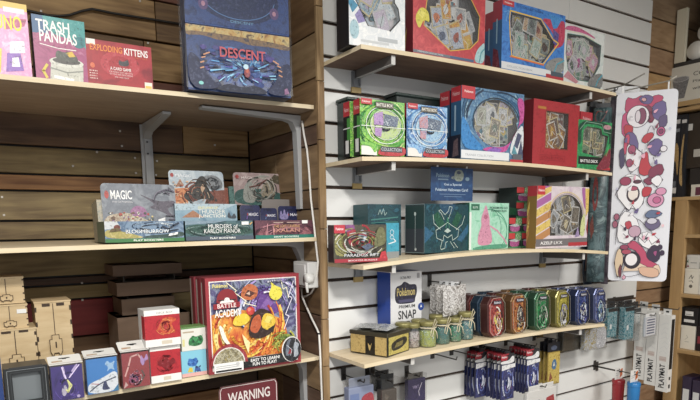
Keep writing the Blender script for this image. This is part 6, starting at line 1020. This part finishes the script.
hW = P(680, 324, x=xB).z
bbox('white_box', 'cream box carrying the black box, low on the bookcase', 681.5, 696, 325, z_a, '#ded9ca', [('q', '#a8a49a', [(.3, .4), (.5, .5), (.4, .6)], .002), ('r', '#b8b4a8', .3, .3, .6, .33)], x=xB)
bbox('black_box', 'black box with two white labels resting on a cream box', 682.5, 699, 307, P(681.5, 325, x=xB).z+.002, '#1d1d20', LBL, x=xB)
bbox('dark_red_box', 'black and red box beside the cream box, cut by the photo edge', 697, 712, 326, z_a, '#24181c', [('r', '#8a2f38', .1, .3, .6, .6)], x=xB)
bbox('black_box', 'plain black box cut by the right photo edge beside the labelled one', 699.8, 716, 309, P(697, 326, x=xB).z+.002, '#18181b', [], x=xB)
z_b = shz[2]+tp
bbox('white_box', 'cream box with dark script, below the floral box on the bookcase', 685.5, 700, 268.5, z_b, '#ded8c8', [('q', '#5a5650', [(.3, .6), (.45, .75), (.5, .6), (.6, .7)], .003), ('q', '#5a5650', [(.3, .5), (.5, .52), (.6, .45)], .0025), ('e', '#6a665c', .45, .3, .12, .07)], x=xB)
bbox('floral_box', 'white box with dark floral edge on top of the cream script box', 687.5, 700, 255, P(685.5, 268.5, x=xB).z+.002, '#cfccc4', [('r', '#26242a', 0, .86, 1, 1), ('p', '#8a3f50', [(0, .1), (.1, .3), (.2, .1)]), ('p', '#3f6a44', [(.0, .5), (.1, .7), (.12, .4)]), ('r', '#8a8a86', .3, .4, .8, .46)], x=xB)
bbox('white_box', 'white box cut by the right photo edge beside the floral box', 700.8, 718, 262, z_b, '#d8d4ca', [], x=xB)
z_c = shz[0]+tp
bbox('picture_card', 'cream box with a maroon square on the second bookcase shelf', 691.5, 706, 185, z_c, '#d8d2c2', [('r', '#6a2f44', .3, .1, .7, .8)], x=xB)
bbox('black_box', 'black box on the cream one with the maroon square', 690.5, 712, 169, P(691.5, 185, x=xB).z+.002, '#2a2624', [], x=xB)
for i, (L, R_, T, lb, mc, at_) in enumerate(((674.8, 681.5, 116, 'dark game box with white bands at the left of the upper bookcase shelf', '#262a33', [('r', '#c8c8c8', .1, .9, .9, .95), ('r', '#8a9098', .1, .8, .9, .84), ('p', '#b8945a', [(0, .3), (.5, .5), (1, .2), (1, .6), (.4, .7)]), ('r', '#e0e0dc', .2, .05, .9, .12), ('r', '#6a7078', .3, .13, .8, .2)]),
                             (682, 688, 115, 'dark game box with a gilt figure, beside the white banded one', '#20242c', [('r', '#d0d0d0', .1, .9, .9, .94), ('p', '#b8975f', [(.1, .2), (.3, .7), (.7, .8), (.5, .4), (.9, .1)])]), (688.5, 706, 114.5, 'dark brown box with a small white label on the upper bookcase shelf', '#33291f', [('r', '#d0cec8', .05, .7, .3, .82), ('r', '#b8b4aa', .45, .2, 1, .34)]))):
    bbox('game_box', lb, L, R_, T, z_c, mc, at_, cat='game box', x=BX+.03, group='upright boxes on the upper bookcase shelf') if i < 2 else bbox('game_box', lb, L, R_, T, P(690.5, 169, x=xB).z+.004, mc, at_, cat='game box', x=xB, group='upright boxes on the upper bookcase shelf')
R = random.Random(4)
for i, (L, R_, T) in enumerate(((683, 692, 376), (693, 702, 380))):
    bbox('jar_box', ('dark violet box with a white label on the bottom bookcase shelf', 'second dark violet box at the bottom right corner of the photo')[i], L, R_, T, P(683, 425, x=xB).z, '#2c1f3c', [('r', '#c8c8c8', .1, .5, .8, .75), ('r', '#5a4a7c', .1, .1, .9, .3)], x=xB, group='violet boxes on the low bookcase shelf')
b = MB(); b.box(.03, .28, -.6, -.1, 0, .006, OAKH); 
zlow = P(683, 425, x=xB).z; o = MB(); o.box(.002, .3, -1.4, -.096, zlow-.017, zlow-.001, OAKH); o.build('shelf_board', bpy.data.objects['bookcase'])
# bin of cups above the bookcase with its price sign
zt_ = P(690, 82, x=BX).z
b = MB(); b.box(.0, .3, -1.4, -.0, 0, .018, mat('#3a3836', .4)); tag(b.build('display_shelf', None, (BX, -.004, zTop+.19)), 'dark shelf above the bookcase under the white-lidded cups', 'shelf')
ps = MB(); ps.box(0, .02, -.046, 0, 0, P(672, 12, x=BX).z-zTop-.21, mat('#d8cfb6', .6)); tag(ps.build('cream_post', None, (BX-.002, -.006, zTop+.209)), 'cream board upright at the left of the cup rack', 'post')
sg0 = P(673, 84, x=BX-.005); sg1 = P(700, 104, x=BX-.005); yb_ = P(673, 84, x=BX-.005).y
r = empty('price_sign', (BX-.006, sg0.y-.12, zTop+.0), -math.pi/2, 'cream sign with a grey cup drawing above the bookcase', 'sign')
b = MB(); fn = lambda u, v, o: (-.14+u*.36, -o, v*.188); b.prism(rect(0, 0, 1, 1), -.003, 0, fn, '#cfcabc')
b.art([('r', '#b8945f', 0, 0, 1, .12), ('p', '#77777a', [(.05, .66), (.1, .2), (.22, .2), (.27, .66)]), ('e', '#a8a8a8', .16, .68, .11, .07), ('e', '#8a8a8c', .16, .68, .09, .05), ('t', '#3c3a38', 'COLD CUP', .32, .7, .8, .8, False), ('t', '#4c4a46', 'Plastic cup', .32, .52, .7, .6, False), ('t', '#4c4a46', 'with lid', .32, .36, .58, .44, False)], fn, .36, .188); b.build('panel', r)
b = MB(); b.box(-.14, .22, .0035, .012, -.0, .188, mat('#8a6f4a')); b.build('backing', r)
zc0 = zTop+.2085
cups = [(674, 75.5, 0), (683, 67, 0), (681.5, 47, 1), (696, 47, 1), (700, 64, 0), (693, 76, 0), (692, 30, 2), (706, 32, 2)]
rows = [[(-.075, ), (-.165, ), (-.255, )], [(-.12, ), (-.21, )], [(-.165, ), (-.255, )]]
n_ = 0; nm3 = iter(('leftmost cup in the bottom row', 'second cup in the bottom row', 'third cup in the bottom row', 'left cup in the second row', 'right cup in the second row', 'left cup in the top row', 'right cup in the top row'))
ln_ = []
for k, rw in enumerate(rows):
    for (yy,) in rw:
        cr_ = .042; z_ = zc0 + cr_ + .002 + k*cr_*1.76
        r = empty('lidded_cup', (BX+.02, yy-.02, z_), 0, 'silver lidded cup lying in the rack, '+next(nm3), 'cup', 'white-lidded cups in the rack')
        b = MB(); b.lathe([(cr_*.98, 0), (cr_*.86, .12), (0, .12)], noise(['#8f949c', '#c4c8cc', '#4a4e58'], 50, .25, 2), axis='x'); b.build('cup', r)
        b = MB(); b.lathe([(0, -.008), (cr_*.8, -.008), (cr_*.84, -.004), (cr_, -.004), (cr_, .004)], mat('#dedad0', .4), axis='x'); b.build('lid', r)
b = MB(); b.box(.16, .17, -1.0, -.05, 0, .42, noise(['#6a5546', '#7c6552'], 8, .7)); tag(b.build('rack_back', None, (BX, 0, zc0-.0005)), 'brown back board of the cup rack', 'board')
